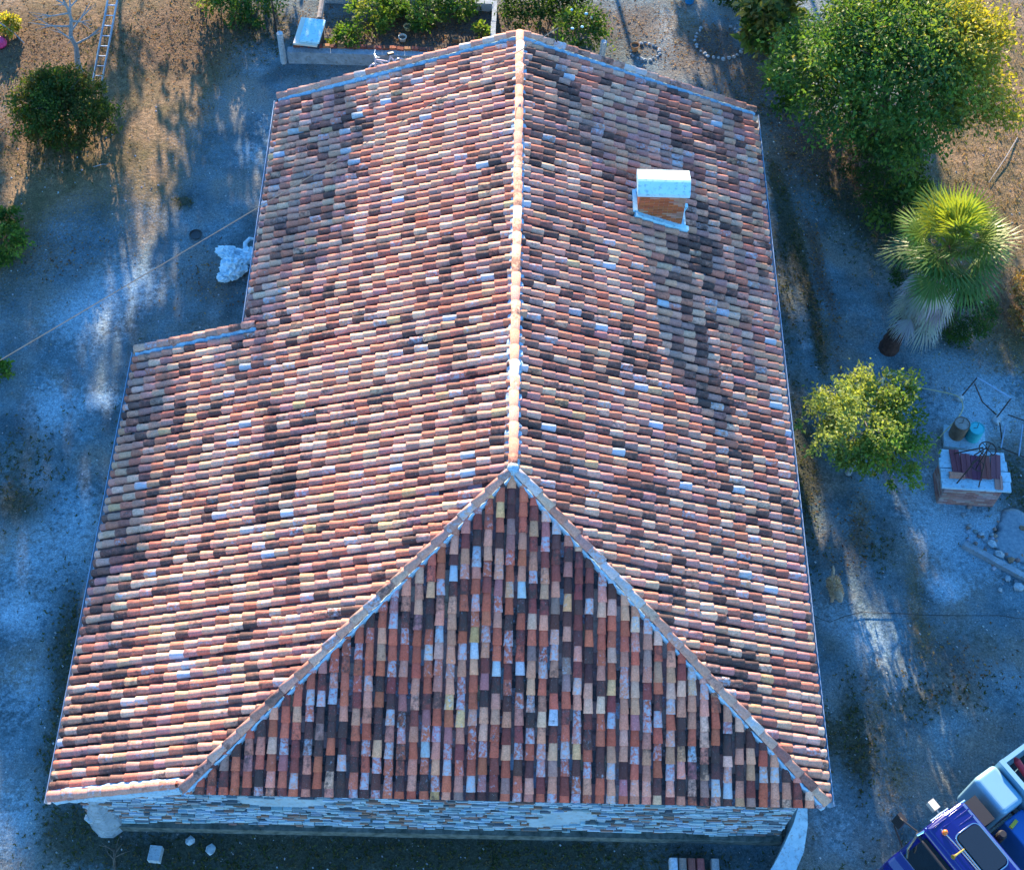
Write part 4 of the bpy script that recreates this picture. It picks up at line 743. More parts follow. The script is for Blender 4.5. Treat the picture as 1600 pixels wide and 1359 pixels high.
def stone_ring(lab, pts, seed, r_):
    t = thing('stone_ring', lab, 'stone border', (pts[0][0], pts[0][1], 0)); rnd = random.Random(seed)
    for p in pts:
        mb = MB(); mb.rock((p[0] - pts[0][0] + rnd.uniform(-.03, .03), p[1] - pts[0][1] + rnd.uniform(-.03, .03), 0.03), r_ * rnd.uniform(.7, 1.3), rnd, sub=1); mb.build('stone', M['concrete'], t)
cc = (3.77, 17.48); stone_ring('small ring of pale stones around a terracotta pot', [(cc[0] + 0.42 * cos(a * 2 * pi / 20), cc[1] + 0.36 * sin(a * 2 * pi / 20)) for a in range(20)], 601, 0.055)
cc = (5.98, 18.00); stone_ring('large ring of pale stones around bare brown soil', [(cc[0] + 0.72 * cos(a * 2 * pi / 30), cc[1] + 0.72 * sin(a * 2 * pi / 30)) for a in range(30) if not 5 < a < 11], 602, 0.06)
b_ = thing('bucket', 'blue bucket at the top edge of the picture', 'bucket', (5.19, 19.71)); mb = MB(); mb.lathe([(0.13, 0), (0.17, 0.3), (0.18, 0.3), (0.165, 0.28), (0.125, 0.03), (0.001, 0.03)], seg=18); mb.build('bucket_body', M['bluepl'], b_)
mb = MB(); ring(mb, (0, 0, 0.3), 0.18, 0.006, 12); mb.build('handle', M['steel'], b_)
mb = MB(); mb.lathe([(0.001, 0.2), (0.16, 0.17), (0.22, 0.06), (0.2, 0), (0.15, 0.0)], seg=14); tag(mb.build('plastic_toy', M['magenta'], loc=(*(-14.92, 16.99), 0)), 'magenta plastic tub at the top left edge', 'tub')
mb = MB(); mb.tube([(-14.849, 17.336, 0.500), (-14.514, 17.262, 0.200), (-14.225, 17.049, 0.020)], [0.02, 0.018, 0.015], 6); tag(mb.build('stick', M['palebark']), 'pale bent stick lying in the top left corner', 'stick')
for (p, q, lab) in (((-11.423, 12.352, 0.030), (-11.060, 12.460, 0.030), 'short pale stick on the gravel below the round bush'), ((14.191, 14.467, 0.030), (13.075, 12.720, 0.050), 'bare branch lying in the straw above the palm'), ((11.474, 7.551, 0.030), (11.660, 7.476, 0.030), 'short pale stick below the shrub behind the palm')):
    mb = MB(); mb.tube([p, (Vector(p) + Vector(q)) / 2 + Vector((0.05, 0.03, 0.02)), q], [0.014, 0.012, 0.008], 5); tag(mb.build('stick', M['palebark']), lab, 'stick')

# ---------------------------------------------------------------- left yard
ph = thing('plastic_heap', 'crumpled heap of white plastic sheeting by the left eave', 'plastic sheet', (*(-7.28, 9.04), 0))
def crumple(c, rx, ry, rz_, seed, amp=0.5, holes=0.0):
    mb = MB(); o = Vector((seed * 3.1, seed, 0)); vs, fs = ICO4; out = []
    for v in vs:
        q = v + 0.35 * Vector((mnoise.noise(v * 1.5 + o), mnoise.noise(v * 1.5 - o), 0))
        rg = 1 - 2.2 * abs(mnoise.noise(q * 2.6 + o)); rg2 = 1 - 2.2 * abs(mnoise.noise(q * 6.0 + o))
        d = 0.75 + amp * 0.75 * rg * max(0.2, v.z + 0.7) * 0.6 + 0.22 * rg2 + 0.25 * mnoise.noise(v * 1.1 + o)
        out.append(Vector((c[0] + v.x * rx * d, c[1] + v.y * ry * d, max(0.01, c[2] + v.z * rz_ * d))))
    mb.add(out, fs); return mb
ICO4 = _ico(4)
crumple((0.05, -0.1, 0.1), 0.36, 0.36, 0.26, 5).build('sheet_fold', M['film'], ph); crumple((-0.12, 0.42, 0.08), 0.32, 0.2, 0.16, 8).build('sheet_fold', M['film'], ph); crumple((-0.12, -0.38, 0.06), 0.22, 0.16, 0.12, 11).build('sheet_fold', M['film'], ph); crumple((0.40, 0.30, 0.08), 0.24, 0.24, 0.14, 14).build('sheet_fold', M['film'], ph)
crumple((0.62, 0.22, 0.05), 0.16, 0.2, 0.1, 17).build('sheet_fold', M['film'], ph)
mb = MB(); mb.tube([(0.30, 0.52, 0.05), (0.28, 0.72, 0.12), (0.38, 0.88, 0.12), (0.55, 0.92, 0.06)], [0.07, 0.06, 0.05, 0.03], 7); mb.build('sheet_strip', M['film'], ph); mb = MB(); mb.tube([(0.62, 0.92, 0.06), (0.86, 0.72, 0.14)], [0.02, 0.07], 6); mb.build('sheet_strip', M['film'], ph)
mb = MB(); mb.rock((0.64, -0.08, 0.05), 0.13, R, sq=(1, .7, .5)); mb.build('dark_scrap', M['brown'], ph)
mb = MB(); mb.lathe([(0.14, 0.0), (0.16, 0.05), (0.17, 0.05), (0.13, 0.015), (0.001, 0.01)], seg=16); tag(mb.build('drain_ring', M['black'], loc=(*(-8.35, 10.08), 0.0)), 'dark round drain in the gravel left of the plastic heap', 'drain')

# overhead cable over the roof
A_ = Vector((0.891, 11.916, 5.750)); B_ = Vector((-9.843, 1.453, 6.600)); far = A_ + (B_ - A_) * 2.2
pts = []
for i in range(61):
    t = i / 60; p = A_.lerp(far, t); p.z -= 0.9 * 0.25 * 4 * t * (1 - t) * 0.5; pts.append(p)
mb = MB(); mb.tube(pts, 0.0105, 5); tag(mb.build('overhead_cable', M['tan']), 'thin overhead cable crossing the roof and left yard', 'cable')
up_ = thing('utility_pole', 'wooden pole carrying the overhead cable outside the left edge', 'pole', (far.x, far.y, 0)); mb = MB(); mb.tube([(0, 0, -0.2), (0, 0, far.z + 0.3)], [0.13, 0.09], 10); mb.build('pole_shaft', M['wood'], up_); mb = MB(); mb.tube([(-0.3, 0, far.z), (0.3, 0, far.z)], 0.03, 6); mb.build('crossarm', M['iron'], up_)
cbk = thing('cable_bracket', 'thin iron bracket holding the cable above the far gable', 'bracket', (A_.x, LR + 0.12, 4.6)); mb = MB(); mb.tube([(0, -0.2, 0), (0, 0.05, 0.05), (0, A_.y - LR - 0.12, A_.z - 4.6)], 0.018, 6); mb.build('bracket_rod', M['iron'], cbk)

# ---------------------------------------------------------------- right yard: well, barrels, frames, rubble
well = thing('brick_well', 'square brick well with pale planks and loose roof tiles on top', 'well', (10.81, 2.88, 0), radians(-2.5))
mb = MB(); mb.box((0, 0.02, 0.42), (1.32, 0.80, 0.86), col=(0.30, 0.26, 0.25)); wb = mb.build('well_box', M['brick'], well)
bk = MB(); z = 0.02; row = 0
while z < 0.84:
    for (x0, y0, x1, y1) in ((-0.66, -0.38, 0.66, -0.38), (0.66, -0.38, 0.66, 0.42), (-0.66, 0.42, -0.66, -0.38)):
        L = abs(x1 - x0) + abs(y1 - y0); t = -0.1 * (row % 2)
        while t < L:
            a, b = max(0, t), min(L, t + 0.21); m_ = (a + b) / 2 / L; c = jit(R.choice([(0.42, 0.22, 0.18), (0.36, 0.17, 0.14), (0.46, 0.32, 0.28)]), R, 0.15)
            if b - a > 0.03: bk.box((x0 + (x1 - x0) * m_, y0 + (y1 - y0) * m_, z + 0.024), (b - a - 0.014, 0.03, 0.045) if y0 == y1 else (0.03, b - a - 0.014, 0.045), 0, c)
            t += 0.21
    z += 0.06; row += 1
tag(bk.build('brickwork', M['brick'], wb), kind='stuff')
for i, (y, l, x) in enumerate(((-0.36, 1.60, 0), (-0.10, 1.62, 0.02), (0.18, 1.58, -0.01), (0.42, 1.5, 0.0))):
    mb = MB(); mb.box((x, y, 0.90 + 0.004 * i), (l, 0.25, 0.07)); mb.build('plank', M['plank'], well)
wr = thing('roof_tile_stack', 'loose purple-red roof tiles lying on the well', 'roof tiles', (10.81, 2.88, 0.945), radians(-2.5))
for i, (x, y, rz_, l, c) in enumerate(((-0.42, 0.22, 0.05, 0.62, (0.22, 0.06, 0.07)), (-0.19, 0.10, 0.0, 0.66, (0.24, 0.07, 0.08)), (0.04, 0.08, -0.04, 0.64, (0.18, 0.05, 0.08)), (0.26, 0.10, -0.02, 0.62, (0.26, 0.075, 0.06)), (0.50, 0.14, -0.10, 0.66, (0.24, 0.08, 0.09)))):
    mb = MB(); mb.box((0, 0, 0.022), (0.225, l, 0.024), col=c); mb.box((-0.1, 0, 0.045), (0.03, l, 0.024), col=c); mb.box((0.02, 0, 0.042), (0.02, l, 0.018), col=c)
    o = mb.build('flat_tile', M['mtile'], wr); o.location = (x, y, 0.012 * (i % 2)); o.rotation_euler = (0.02, 0, rz_)
mb = MB(); mb.box((0, 0, 0.07), (0.18, 0.36, 0.024), col=(0.42, 0.20, 0.15)); mb.box((0.05, 0, 0.09), (0.03, 0.36, 0.024), col=(0.5, 0.26, 0.2)); o = mb.build('flat_tile', M['mtile'], wr); o.location = (0.52, -0.28, -0.06); o.rotation_euler = (0, 0, -0.07)
mb = MB(); cover(mb, Vector((0, 0, 0)), Vector((0, 1, 0)), Vector((1, 0, 0)), Vector((0, 0, 1)), 0, 0, 0.36, 0.09, 0.08, 0.01, 0.01, (0.48, 0.20, 0.13), (0.1, 0.1, 3)); o = mb.build('round_tile', M['tile'], wr); o.location = (-0.62, -0.16, 0); 
pf = thing('well_pulley', 'black iron pulley frame with spoked wheel standing over the well', 'well pulley', (10.81, 2.88, 0.94), radians(-2.5))
for sx, sy in ((-0.45, -0.36), (0.05, -0.42), (-0.45, 0.44), (0.05, 0.44)):
    mb = MB(); mb.tube([(sx, sy, 0), (-0.02 + sx * 0.15, sy * 0.12, 0.95)], 0.016, 6); mb.build('leg', M['iron'], pf)
mb = MB(); ring(mb, (0.0, 0.0, 0.98), 0.19, 0.016, 22, 'z'); wh = mb.build('wheel', M['iron'], pf); mb = MB()
for i in range(6): a = pi * i / 3; mb.tube([(0, 0, 0.98), (0.19 * cos(a), 0.19 * sin(a), 0.98)], 0.010, 5)
mb.build('spokes', M['iron'], wh); mb = MB(); mb.tube([(0, 0, 0.1), (0, 0, 1.08)], 0.014, 6); mb.build('shaft', M['iron'], pf)
mb = MB(); ring(mb, (0.0, 0.0, 0.25), 0.14, 0.012, 18, 'z'); mb.build('bucket_hoop', M['iron'], pf)
mb = MB(); mb.box((0, 0, 0.05), (1.0, 0.62, 0.12)); o = mb.build('concrete_slab', M['plank'], loc=(11.06, 4.32, 0)); o.rotation_euler = (0, 0, -0.12); tag(o, 'pale concrete slab under the two barrels', 'slab')
def barrel(lab, p, r_, h, mat, lidm, z=0.11):
    t = thing('barrel', lab, 'barrel', (p[0], p[1], z), 0.3); mb = MB(); mb.lathe([(r_ * .96, 0), (r_, 0.03), (r_, h * .3), (r_ * 1.04, h * .33), (r_, h * .36), (r_, h * .64), (r_ * 1.04, h * .67), (r_, h * .7), (r_, h - .02), (r_ * 1.03, h), (r_ * .97, h), (r_ * .95, h - .03), (0.001, h - .03)], seg=22); mb.build('drum', M[mat], t, smooth=False)
    l = MB(); l.lathe([(r_ * .93, h - .028), (r_ * .9, h - .012), (0.001, h - .008)], seg=20); l.build('lid', M[lidm], t)
    c = MB(); c.tube([(-r_ * .5, 0.02, h + .005), (0, 0, h + .02), (r_ * .45, 0.1, h + .005)], 0.008, 5); c.build('lid_handle', M['iron'], t); return t
barrel('rusty brown barrel with grey lid behind the well', (10.86, 4.40), 0.19, 0.52, 'brown', 'wood'); barrel('turquoise plastic barrel behind the well', (11.24, 4.34), 0.18, 0.42, 'turq', 'turq')
def frame(lab, loc, segs, mat='iron', r_=0.016):
    t = thing('tube_rack', lab, 'frame', (loc[0], loc[1], 0), 0, 'scrap metal frames')
    for a, b, m_ in segs:
        mb = MB(); mb.tube([Vector(a) - Vector((loc[0], loc[1], 0)), Vector(b) - Vector((loc[0], loc[1], 0))], 0.02 if m_ == 'steel' else r_, 6); mb.build('bar', M[m_], t)
frame('black steel frame with a blue-grey top rail above the well', (11.25, 5.56), [((11.151, 5.522, 0.050), (11.409, 5.699, 0.700), 'iron'), ((11.409, 5.699, 0.700), (12.142, 5.120, 0.700), 'steel'), ((12.142, 5.120, 0.700), (11.885, 4.865, 0.050), 'iron'), ((11.399, 5.645, 0.500), (11.672, 5.391, 0.100), 'iron'), ((11.672, 5.391, 0.100), (11.980, 5.056, 0.050), 'iron')])
frame('dark steel frame lying at the right edge behind the well', (11.96, 4.12), [((12.178, 4.932, 0.250), (12.544, 4.776, 0.250), 'iron'), ((12.044, 4.617, 0.300), (11.903, 4.060, 0.100), 'steel'), ((12.469, 4.630, 0.300), (12.303, 3.854, 0.100), 'steel'), ((11.847, 4.095, 0.100), (12.564, 3.754, 0.100), 'iron'), ((11.912, 4.668, 0.300), (11.966, 4.244, 0.100), 'iron')])
for (p, r_, lab) in (((11.12, 5.52), 0.14, 'grey stone block at the foot of the black steel frame'), ((11.94, 4.90), 0.15, 'pale stone at the right foot of the black steel frame')):
    mb = MB(); mb.rock((0, 0, 0.07), r_, R, sq=(1, .8, .8)); tag(mb.build('stone_block', M['stonepale'], loc=(*p, 0)), lab, 'stone')
# hose
pts = [(10.354, 4.226, 0.050), (10.559, 4.405, 0.300), (10.893, 4.761, 0.250), (11.140, 5.147, 0.100), (11.120, 5.307, 0.200), (11.006, 5.493, 0.200), (10.602, 5.681, 0.100), (10.234, 5.798, 0.050), (9.864, 5.694, 0.300)]
c0 = Vector((9.360, 5.344, 0.900))
for i in range(46): a = 0.3 + i * 0.42; pts.append(tuple(c0 + Vector((cos(a) * (0.36 + 0.03 * sin(i)), sin(a) * 0.34, 0.04 * cos(i * 1.7) - 0.004 * i))))
pts += [(9.975, 5.612, 0.200), (10.028, 5.452, 0.100), (9.849, 5.328, 0.050)]
sm = []
for i in range(len(pts) - 1):
    a, b, c_, d = (Vector(pts[max(0, min(len(pts) - 1, i + k))]) for k in (-1, 0, 1, 2))
    for q in range(3):
        t = q / 3; sm.append(0.5 * ((2 * b) + (c_ - a) * t + (2 * a - 5 * b + 4 * c_ - d) * t * t + (3 * b - a - 3 * c_ + d) * t ** 3))
mb = MB(); mb.tube(sm, 0.013, 6); tag(mb.build('garden_hose', M['hose'], smooth=True), 'yellow garden hose coiled on the small tree and trailing to the well', 'hose')
# wire on the ground
pts = [(6.868, -0.443, 0.020), (7.073, -0.563, 0.020), (7.268, -0.621, 0.020), (7.617, -0.470, 0.020), (7.991, -0.366, 0.020), (8.643, -0.364, 0.020), (9.363, -0.392, 0.020), (10.235, -0.385, 0.020), (11.109, -0.362, 0.020), (11.962, -0.465, 0.020)]
mb = MB(); mb.tube([Vector(p) + Vector((0, 0, 0.02)) for p in pts], 0.008, 5); tag(mb.build('ground_wire', M['cable']), 'thin dark wire lying across the right yard', 'wire')
# rubble
p, q = (10.57, 1.41), (12.03, 0.47); L = sqrt((q[0] - p[0]) ** 2 + (q[1] - p[1]) ** 2); mb = MB(); mb.box((L / 2, 0, 0.09), (L, 0.14, 0.16)); o = mb.build('concrete_beam', M['concrete'], loc=(p[0], p[1], 0)); o.rotation_euler = (0, 0, atan2(q[1] - p[1], q[0] - p[0])); tag(o, 'long grey concrete beam at the right edge', 'beam')
mb = MB(); vs, fs = ICO[3]; o_ = Vector((4, 9, 2)); out = []
for v in vs:
    d = 1 + 0.5 * mnoise.noise(Vector((v.x, v.y, 0)) * 1.8 + o_) + 0.2 * mnoise.noise(v * 6 + o_); out.append((v.x * 0.8 * d, v.y * 0.7 * d, max(-0.05, v.z * (0.07 + 0.08 * mnoise.noise(v * 4 + o_)))))
mb.add(out, fs); tag(mb.build('sand_heap', M['sand'], loc=(*(12.07, 1.70), 0), smooth=True), 'pale heap of sand at the right edge behind the beam', 'sand heap')
for i, (px, r_, lab) in enumerate((((11.25, 1.44), 0.14, 'pinkish rubble stone left of the sand heap'), ((11.38, 1.18), 0.15, 'pale flat rubble stone between the sand heap and the beam'), ((11.68, 0.37), 0.15, 'rounded pale rubble stone just below the beam'), ((11.63, 1.05), 0.10, 'small dark rubble stone behind the beam'), ((12.04, 1.87), 0.10, 'reddish stone on the sand heap'), ((11.48, 0.57), 0.10, 'small grey stone on the near side of the beam'), ((11.05, 1.72), 0.08, 'small grey stone behind the left end of the beam'), ((11.26, 0.29), 0.07, 'small pale stone below the beam, left of the rounded one'))):
    mb = MB(); mb.rock((0, 0, r_ * .4 + (0.06 if 'on the sand' in lab else 0)), r_, R, sq=(1, .8, .7)); tag(mb.build('rubble_stone', M['brown'] if ('red' in lab or 'dark' in lab) else M['stonepale'], loc=(*px, 0)), lab, 'stone', 'rubble stones')
rb = MB(); bx, by = (11.17, 1.27)
for i in range(150):
    x = R.uniform(10.7, 12.6); y = 1.75 - (x - 10.7) * 0.62 + R.gauss(0, 0.42); r_ = 0.015 + 0.055 * R.random() ** 2.5
    rb.rock((x, y, r_ * 0.4), r_, R, jit(R.choice([(0.36, 0.42, 0.46), (0.25, 0.28, 0.3), (0.3, 0.2, 0.16)]), R, 0.2), sub=1)
tag(rb.build('rubble', M['stone']), 'broken rubble scattered round the concrete beam', None, kind='stuff')
# ---------------------------------------------------------------- front strip
ww = MB(); cl = [(6.02, -5.05), (5.98, -5.45), (5.86, -5.85), (5.62, -6.30), (5.25, -6.75), (4.8, -7.1)]; vs = []
for i, (x, y) in enumerate(cl):
    a = cl[max(0, i - 1)]; b = cl[min(5, i + 1)]; d = Vector((b[0] - a[0], b[1] - a[1], 0)).normalized(); n = Vector((d.y, -d.x, 0)); h = [1.15, 0.85, 0.62, 0.5, 0.45, 0.45][i]; wd = [0.07, 0.14, 0.2, 0.22, 0.22, 0.22][i]
    vs += [Vector((x, y, -0.1)) - n * wd, Vector((x, y, h)) - n * wd, Vector((x, y, h)) + n * wd, Vector((x, y, -0.1)) + n * wd]
ww.add(vs, [(i * 4 + j, i * 4 + (j + 1) % 4, i * 4 + 4 + (j + 1) % 4, i * 4 + 4 + j) for i in range(5) for j in range(4)] + [(0, 1, 2, 3), (23, 22, 21, 20)])
tag(ww.build('wing_wall', M['plank']), 'curved pale concrete wing wall at the near right house corner', 'wall')
mb = MB(); mb.box((0, 0, 0.11), (0.24, 0.30, 0.24)); o = mb.build('concrete_block', M['stonepale'], loc=(-6.97, -6.13, 0)); o.rotation_euler = (0, 0, -0.08); tag(o, 'pale square block on the ground below the front wall', 'block')
for p, r_, lab in (((-6.33, -5.82), 0.11, 'bluish white stone close to the front wall'), ((-5.89, -5.98), 0.13, 'pale angular stone right of the bluish white one')):
    mb = MB(); mb.rock((0, 0, 0.05), r_, R, sq=(1, .85, .6)); tag(mb.build('field_stone', M['stonepale'], loc=(p[0], p[1], 0)), lab, 'stone')
ts = thing('spare_tile_stack', 'stack of spare roof tiles standing below the front wall', 'roof tiles', (3.83, -6.16, 0))
for i, c in enumerate(((0.5, 0.55, 0.6), (0.30, 0.22, 0.18), (0.26, 0.09, 0.07), (0.32, 0.09, 0.08), (0.3, 0.3, 0.3))):
    mb = MB(); cover(mb, Vector((0, 0, 0)), Vector((1, 0, 0)), Vector((0, 1, 0.15)).normalized(), Vector((0, -0.15, 1)).normalized(), -0.36 + i * 0.18 + (0.12 if i == 4 else 0), -0.3, 0.18, 0.088, 0.075, 0.24, 0.22, c, (0.2, 0.2, i)); mb.box((-0.36 + i * 0.18 + (0.12 if i == 4 else 0), -0.05, 0.11), (0.16, 0.42, 0.22), col=c); mb.build('spare_tile', M['tile'], ts)
db = thing('dead_branch', 'leafless branch lying on the ground by the near left corner', 'branch', (-7.81, -6.25)); mb = MB(); mb.tube([(0.05, -0.2, 0.05), (0.02, 0.0, 0.08), (0.0, 0.2, 0.12)], [0.03, 0.028, 0.02], 6)
for i in range(7): a = R.uniform(0.2, 2.9); b = Vector((0.02, -0.05 + 0.05 * i, 0.09)); mb.tube([b, b + Vector((cos(a) * .18, sin(a) * .14, 0.08)), b + Vector((cos(a) * .34, sin(a) * .3, 0.05))], [0.014, 0.01, 0.005], 5)
mb.build('twigs', M['bark'], db)

# ---------------------------------------------------------------- dog
dog = thing('dog', 'small scruffy cream dog standing on the gravel of the right yard', 'dog', (7.40, 0.12, 0), radians(-82))
def skin(name, verts, edges, radii, mat, parent, lev=2, disp=0.0):
    me = bpy.data.meshes.new(name); me.from_pydata(verts, edges, []); o = bpy.data.objects.new(name, me); COL.objects.link(o); o.parent = parent
    md = o.modifiers.new('skin', 'SKIN'); md.use_smooth_shade = True
    lay = me.skin_vertices[0].data if me.skin_vertices else None
    if lay is None:
        bm = bmesh.new(); bm.from_mesh(me); bm.verts.layers.skin.verify(); bm.to_mesh(me); bm.free(); lay = me.skin_vertices[0].data
    for i, r_ in enumerate(radii): lay[i].radius = (r_, r_)
    lay[0].use_root = True
    sb = o.modifiers.new('sub', 'SUBSURF'); sb.levels = lev; sb.render_levels = lev
    if disp:
        tx = bpy.data.textures.new('fur_clumps', 'CLOUDS'); tx.noise_scale = 0.05; dm = o.modifiers.new('d', 'DISPLACE'); dm.texture = tx; dm.strength = disp; dm.mid_level = 0.4; dm.texture_coords = 'LOCAL'
    me.materials.append(mat); return o
vv = [(-0.16, 0, 0.30), (-0.05, 0, 0.29), (0.08, 0, 0.29), (0.18, 0, 0.31), (0.25, 0, 0.38), (0.31, 0, 0.43), (0.38, 0, 0.41), (0.43, 0, 0.39),
      (-0.20, 0.06, 0.24), (-0.18, 0.075, 0.15), (-0.21, 0.075, 0.09), (-0.18, 0.075, 0.015), (-0.20, -0.06, 0.24), (-0.14, -0.075, 0.15), (-0.17, -0.075, 0.09), (-0.14, -0.075, 0.015),
      (0.17, 0.06, 0.22), (0.17, 0.07, 0.12), (0.18, 0.07, 0.015), (0.17, -0.06, 0.22), (0.19, -0.07, 0.12), (0.21, -0.07, 0.015),
      (-0.22, 0, 0.33), (-0.30, 0.01, 0.39), (-0.37, 0.02, 0.46), (-0.44, 0.02, 0.50)]
ee = [(0, 1), (1, 2), (2, 3), (3, 4), (4, 5), (5, 6), (6, 7), (0, 8), (8, 9), (9, 10), (10, 11), (0, 12), (12, 13), (13, 14), (14, 15), (3, 16), (16, 17), (17, 18), (3, 19), (19, 20), (20, 21), (0, 22), (22, 23), (23, 24), (24, 25)]
rr = [0.115, 0.115, 0.12, 0.125, 0.085, 0.085, 0.055, 0.04, 0.065, 0.042, 0.03, 0.036, 0.065, 0.042, 0.03, 0.036, 0.055, 0.035, 0.038, 0.055, 0.035, 0.038, 0.04, 0.03, 0.026, 0.018]
skin('body', vv, ee, rr, M['fur'], dog, 2, 0.05)
for sy in (-1, 1):
    mb = MB(); mb.rock((0.28, sy * 0.085, 0.42), 0.05, R, sq=(0.7, 0.45, 1.1)); mb.build('ear', mat_noise('ear_fur', (0.3, 0.2, 0.12), (0.45, 0.33, 0.2), 30, 0.95), dog)
    mb = MB(); mb.rock((0.37, sy * 0.035, 0.445), 0.013, R, sq=(1, 1, 1)); mb.build('eye', M['black'], dog)
mb = MB(); mb.rock((0.465, 0, 0.395), 0.02, R); mb.build('nose', M['black'], dog)
fu = MB(); C_ = [(0.48, 0.28, 0.16), (0.66, 0.44, 0.28), (0.75, 0.56, 0.42)]
for i in range(900):
    t = R.random(); a = R.uniform(0, 2 * pi); c0 = Vector((-0.2 + 0.42 * t, 0, 0.30)); r_ = 0.12; nrm = Vector((R.uniform(-.3, .3), cos(a), sin(a))).normalized(); p = c0 + Vector((0, cos(a), sin(a) * 0.95)) * r_ * R.uniform(.85, 1.0)
    leaf(fu, p, (nrm * 0.8 + Vector((-0.5, 0, -0.25)) + rvec(R) * 0.4).normalized(), nrm, R.uniform(0.05, 0.09), 0.018, jit(R.choice(C_), R, 0.2))
tag(fu.build('coat', M['straw'], dog), kind='stuff')

# ---------------------------------------------------------------- truck
trk = thing('truck', 'dark blue truck cab with white body entering at bottom right', 'truck', (8.78, -5.40, 0), radians(-145.6))
def prism(mb, prof, y0, y1, inset=0.0, col=(1, 1, 1)):
    """profile in x,z extruded across y; side faces inset a little for rounded shoulders"""
    n = len(prof); cxm = sum(p[0] for p in prof) / n; czm = sum(p[1] for p in prof) / n; vs = []
    for y, k in ((y0, 1 - inset), (y0 + 0.07, 1), (y1 - 0.07, 1), (y1, 1 - inset)):
        for x, z in prof: vs.append((cxm + (x - cxm) * k, y, czm + (z - czm) * k))
    fs = [tuple(range(n)), tuple(reversed(range(3 * n, 4 * n)))]
    for s in range(3):
        for i in range(n): a = s * n + i; b = s * n + (i + 1) % n; fs.append((a, a + n, b + n, b))
    mb.add(vs, fs, col)
cab = MB(); prism(cab, [(0.0, 0.75), (0.0, 2.42), (0.05, 2.55), (0.14, 2.60), (0.55, 2.62), (0.98, 2.59), (1.08, 2.52), (1.36, 1.66), (1.50, 1.58), (1.62, 1.45), (1.68, 1.2), (1.68, 0.6), (1.2, 0.6), (0.2, 0.7)], 0.0, 2.3, 0.05)
co = cab.build('cab', M['blue'], trk)
bv = co.modifiers.new('bevel', 'BEVEL'); bv.width = 0.03; bv.segments = 3; bv.limit_method = 'ANGLE'
ws = MB(); ws.add([(1.105, 0.16, 2.475), (1.105, 2.14, 2.475), (1.375, 2.18, 1.70), (1.375, 0.12, 1.70)], [(0, 1, 2, 3)]); ws.add([(1.09, 0.16, 2.47), (1.09, 2.14, 2.47), (1.36, 2.18, 1.695), (1.36, 0.12, 1.695)], [(3, 2, 1, 0)]); wo = ws.build('windscreen', M['glass'], trk)
for y0, y1 in ((0.45, 1.0), (1.3, 1.85)):
    mb = MB(); mb.tube([(1.40, y0, 1.69), (1.30, y1, 1.95)], 0.012, 5); mb.build('wiper', M['dark'], wo)
sv = MB(); sv.tube([(1.16, -0.02, 2.40), (1.20, 0.2, 2.44), (1.22, 1.15, 2.47), (1.20, 2.1, 2.44), (1.16, 2.32, 2.40)], 0.028, 7); sv.build('sun_visor', M['dark'], co)
sg = MB(); sg.box((0.72, -0.006, 2.05), (0.72, 0.012, 0.6)); sg.build('side_window', M['glass'], trk)
ht = MB()
def rrect(x0, x1, y0, y1, r_, z, n=5):
    out = []
    for (cx_, cy_, a0) in ((x1 - r_, y1 - r_, 0), (x0 + r_, y1 - r_, pi / 2), (x0 + r_, y0 + r_, pi), (x1 - r_, y0 + r_, 1.5 * pi)):
        for i in range(n): a = a0 + pi / 2 * i / (n - 1); out.append(Vector((cx_ + r_ * cos(a), cy_ + r_ * sin(a), z)))
    return out
lo = rrect(0.18, 0.72, 0.46, 1.36, 0.11, 2.60); hi_ = rrect(0.20, 0.70, 0.48, 1.34, 0.10, 2.68); n = len(lo)
ht.add(lo + hi_, [tuple(range(n, 2 * n))] + [(i, (i + 1) % n, n + (i + 1) % n, n + i) for i in range(n)]); ho = ht.build('roof_hatch', M['glass'], trk)
mb = MB(); q = rrect(0.165, 0.735, 0.445, 1.375, 0.12, 2.635); q.append(q[0]); mb.tube(q, 0.016, 6, caps=False); mb.build('hatch_rim', M['chrome'], ho)
for x0, x1, y_ in ((0.1, 0.75, 0.20), (0.15, 0.95, 0.10), (0.12, 0.5, 0.34)):
    mb = MB(); mb.tube([(x0, y_, 2.607), (x1, y_, 2.607)], 0.014, 6); mb.build('roof_rib', M['blue'], co)
mb = MB(); mb.tube([(0.02, 0.035, 2.53), (0.55, 0.03, 2.56), (1.02, 0.035, 2.52)], 0.026, 8); mb.build('gutter_rail', M['chrome'], trk); mb = MB(); mb.tube([(0.35, -0.03, 2.42), (0.8, -0.03, 2.42)], 0.03, 8); mb.build('grab_rail', M['chrome'], trk)
bc = MB(); bc.lathe([(0.055, 2.6), (0.055, 2.65)], (0.82, 0.29, 0), 14); bo = bc.build('beacon', M['chrome'], trk); mb = MB(); mb.lathe([(0.048, 2.652), (0.05, 2.70), (0.036, 2.73), (0.001, 2.74)], (0.82, 0.29, 0), 16); mb.build('beacon_lens', M['orange'], bo, smooth=True)
mb = MB(); mb.tube([(0.82, 0.2, 2.63), (0.80, 0.62, 2.66), (0.78, 1.6, 2.66)], 0.014, 6); mb.build('roof_cable', M['chrome'], trk)
for y_ in (0.72,):
    mb = MB(); mb.lathe([(0.016, -0.05), (0.018, 0.16), (0.026, 0.24), (0.048, 0.30)], (0.80, y_, 2.72), 12, M=Matrix.Rotation(radians(70), 3, 'Y')); mb.build('air_horn', M['gold'], trk)
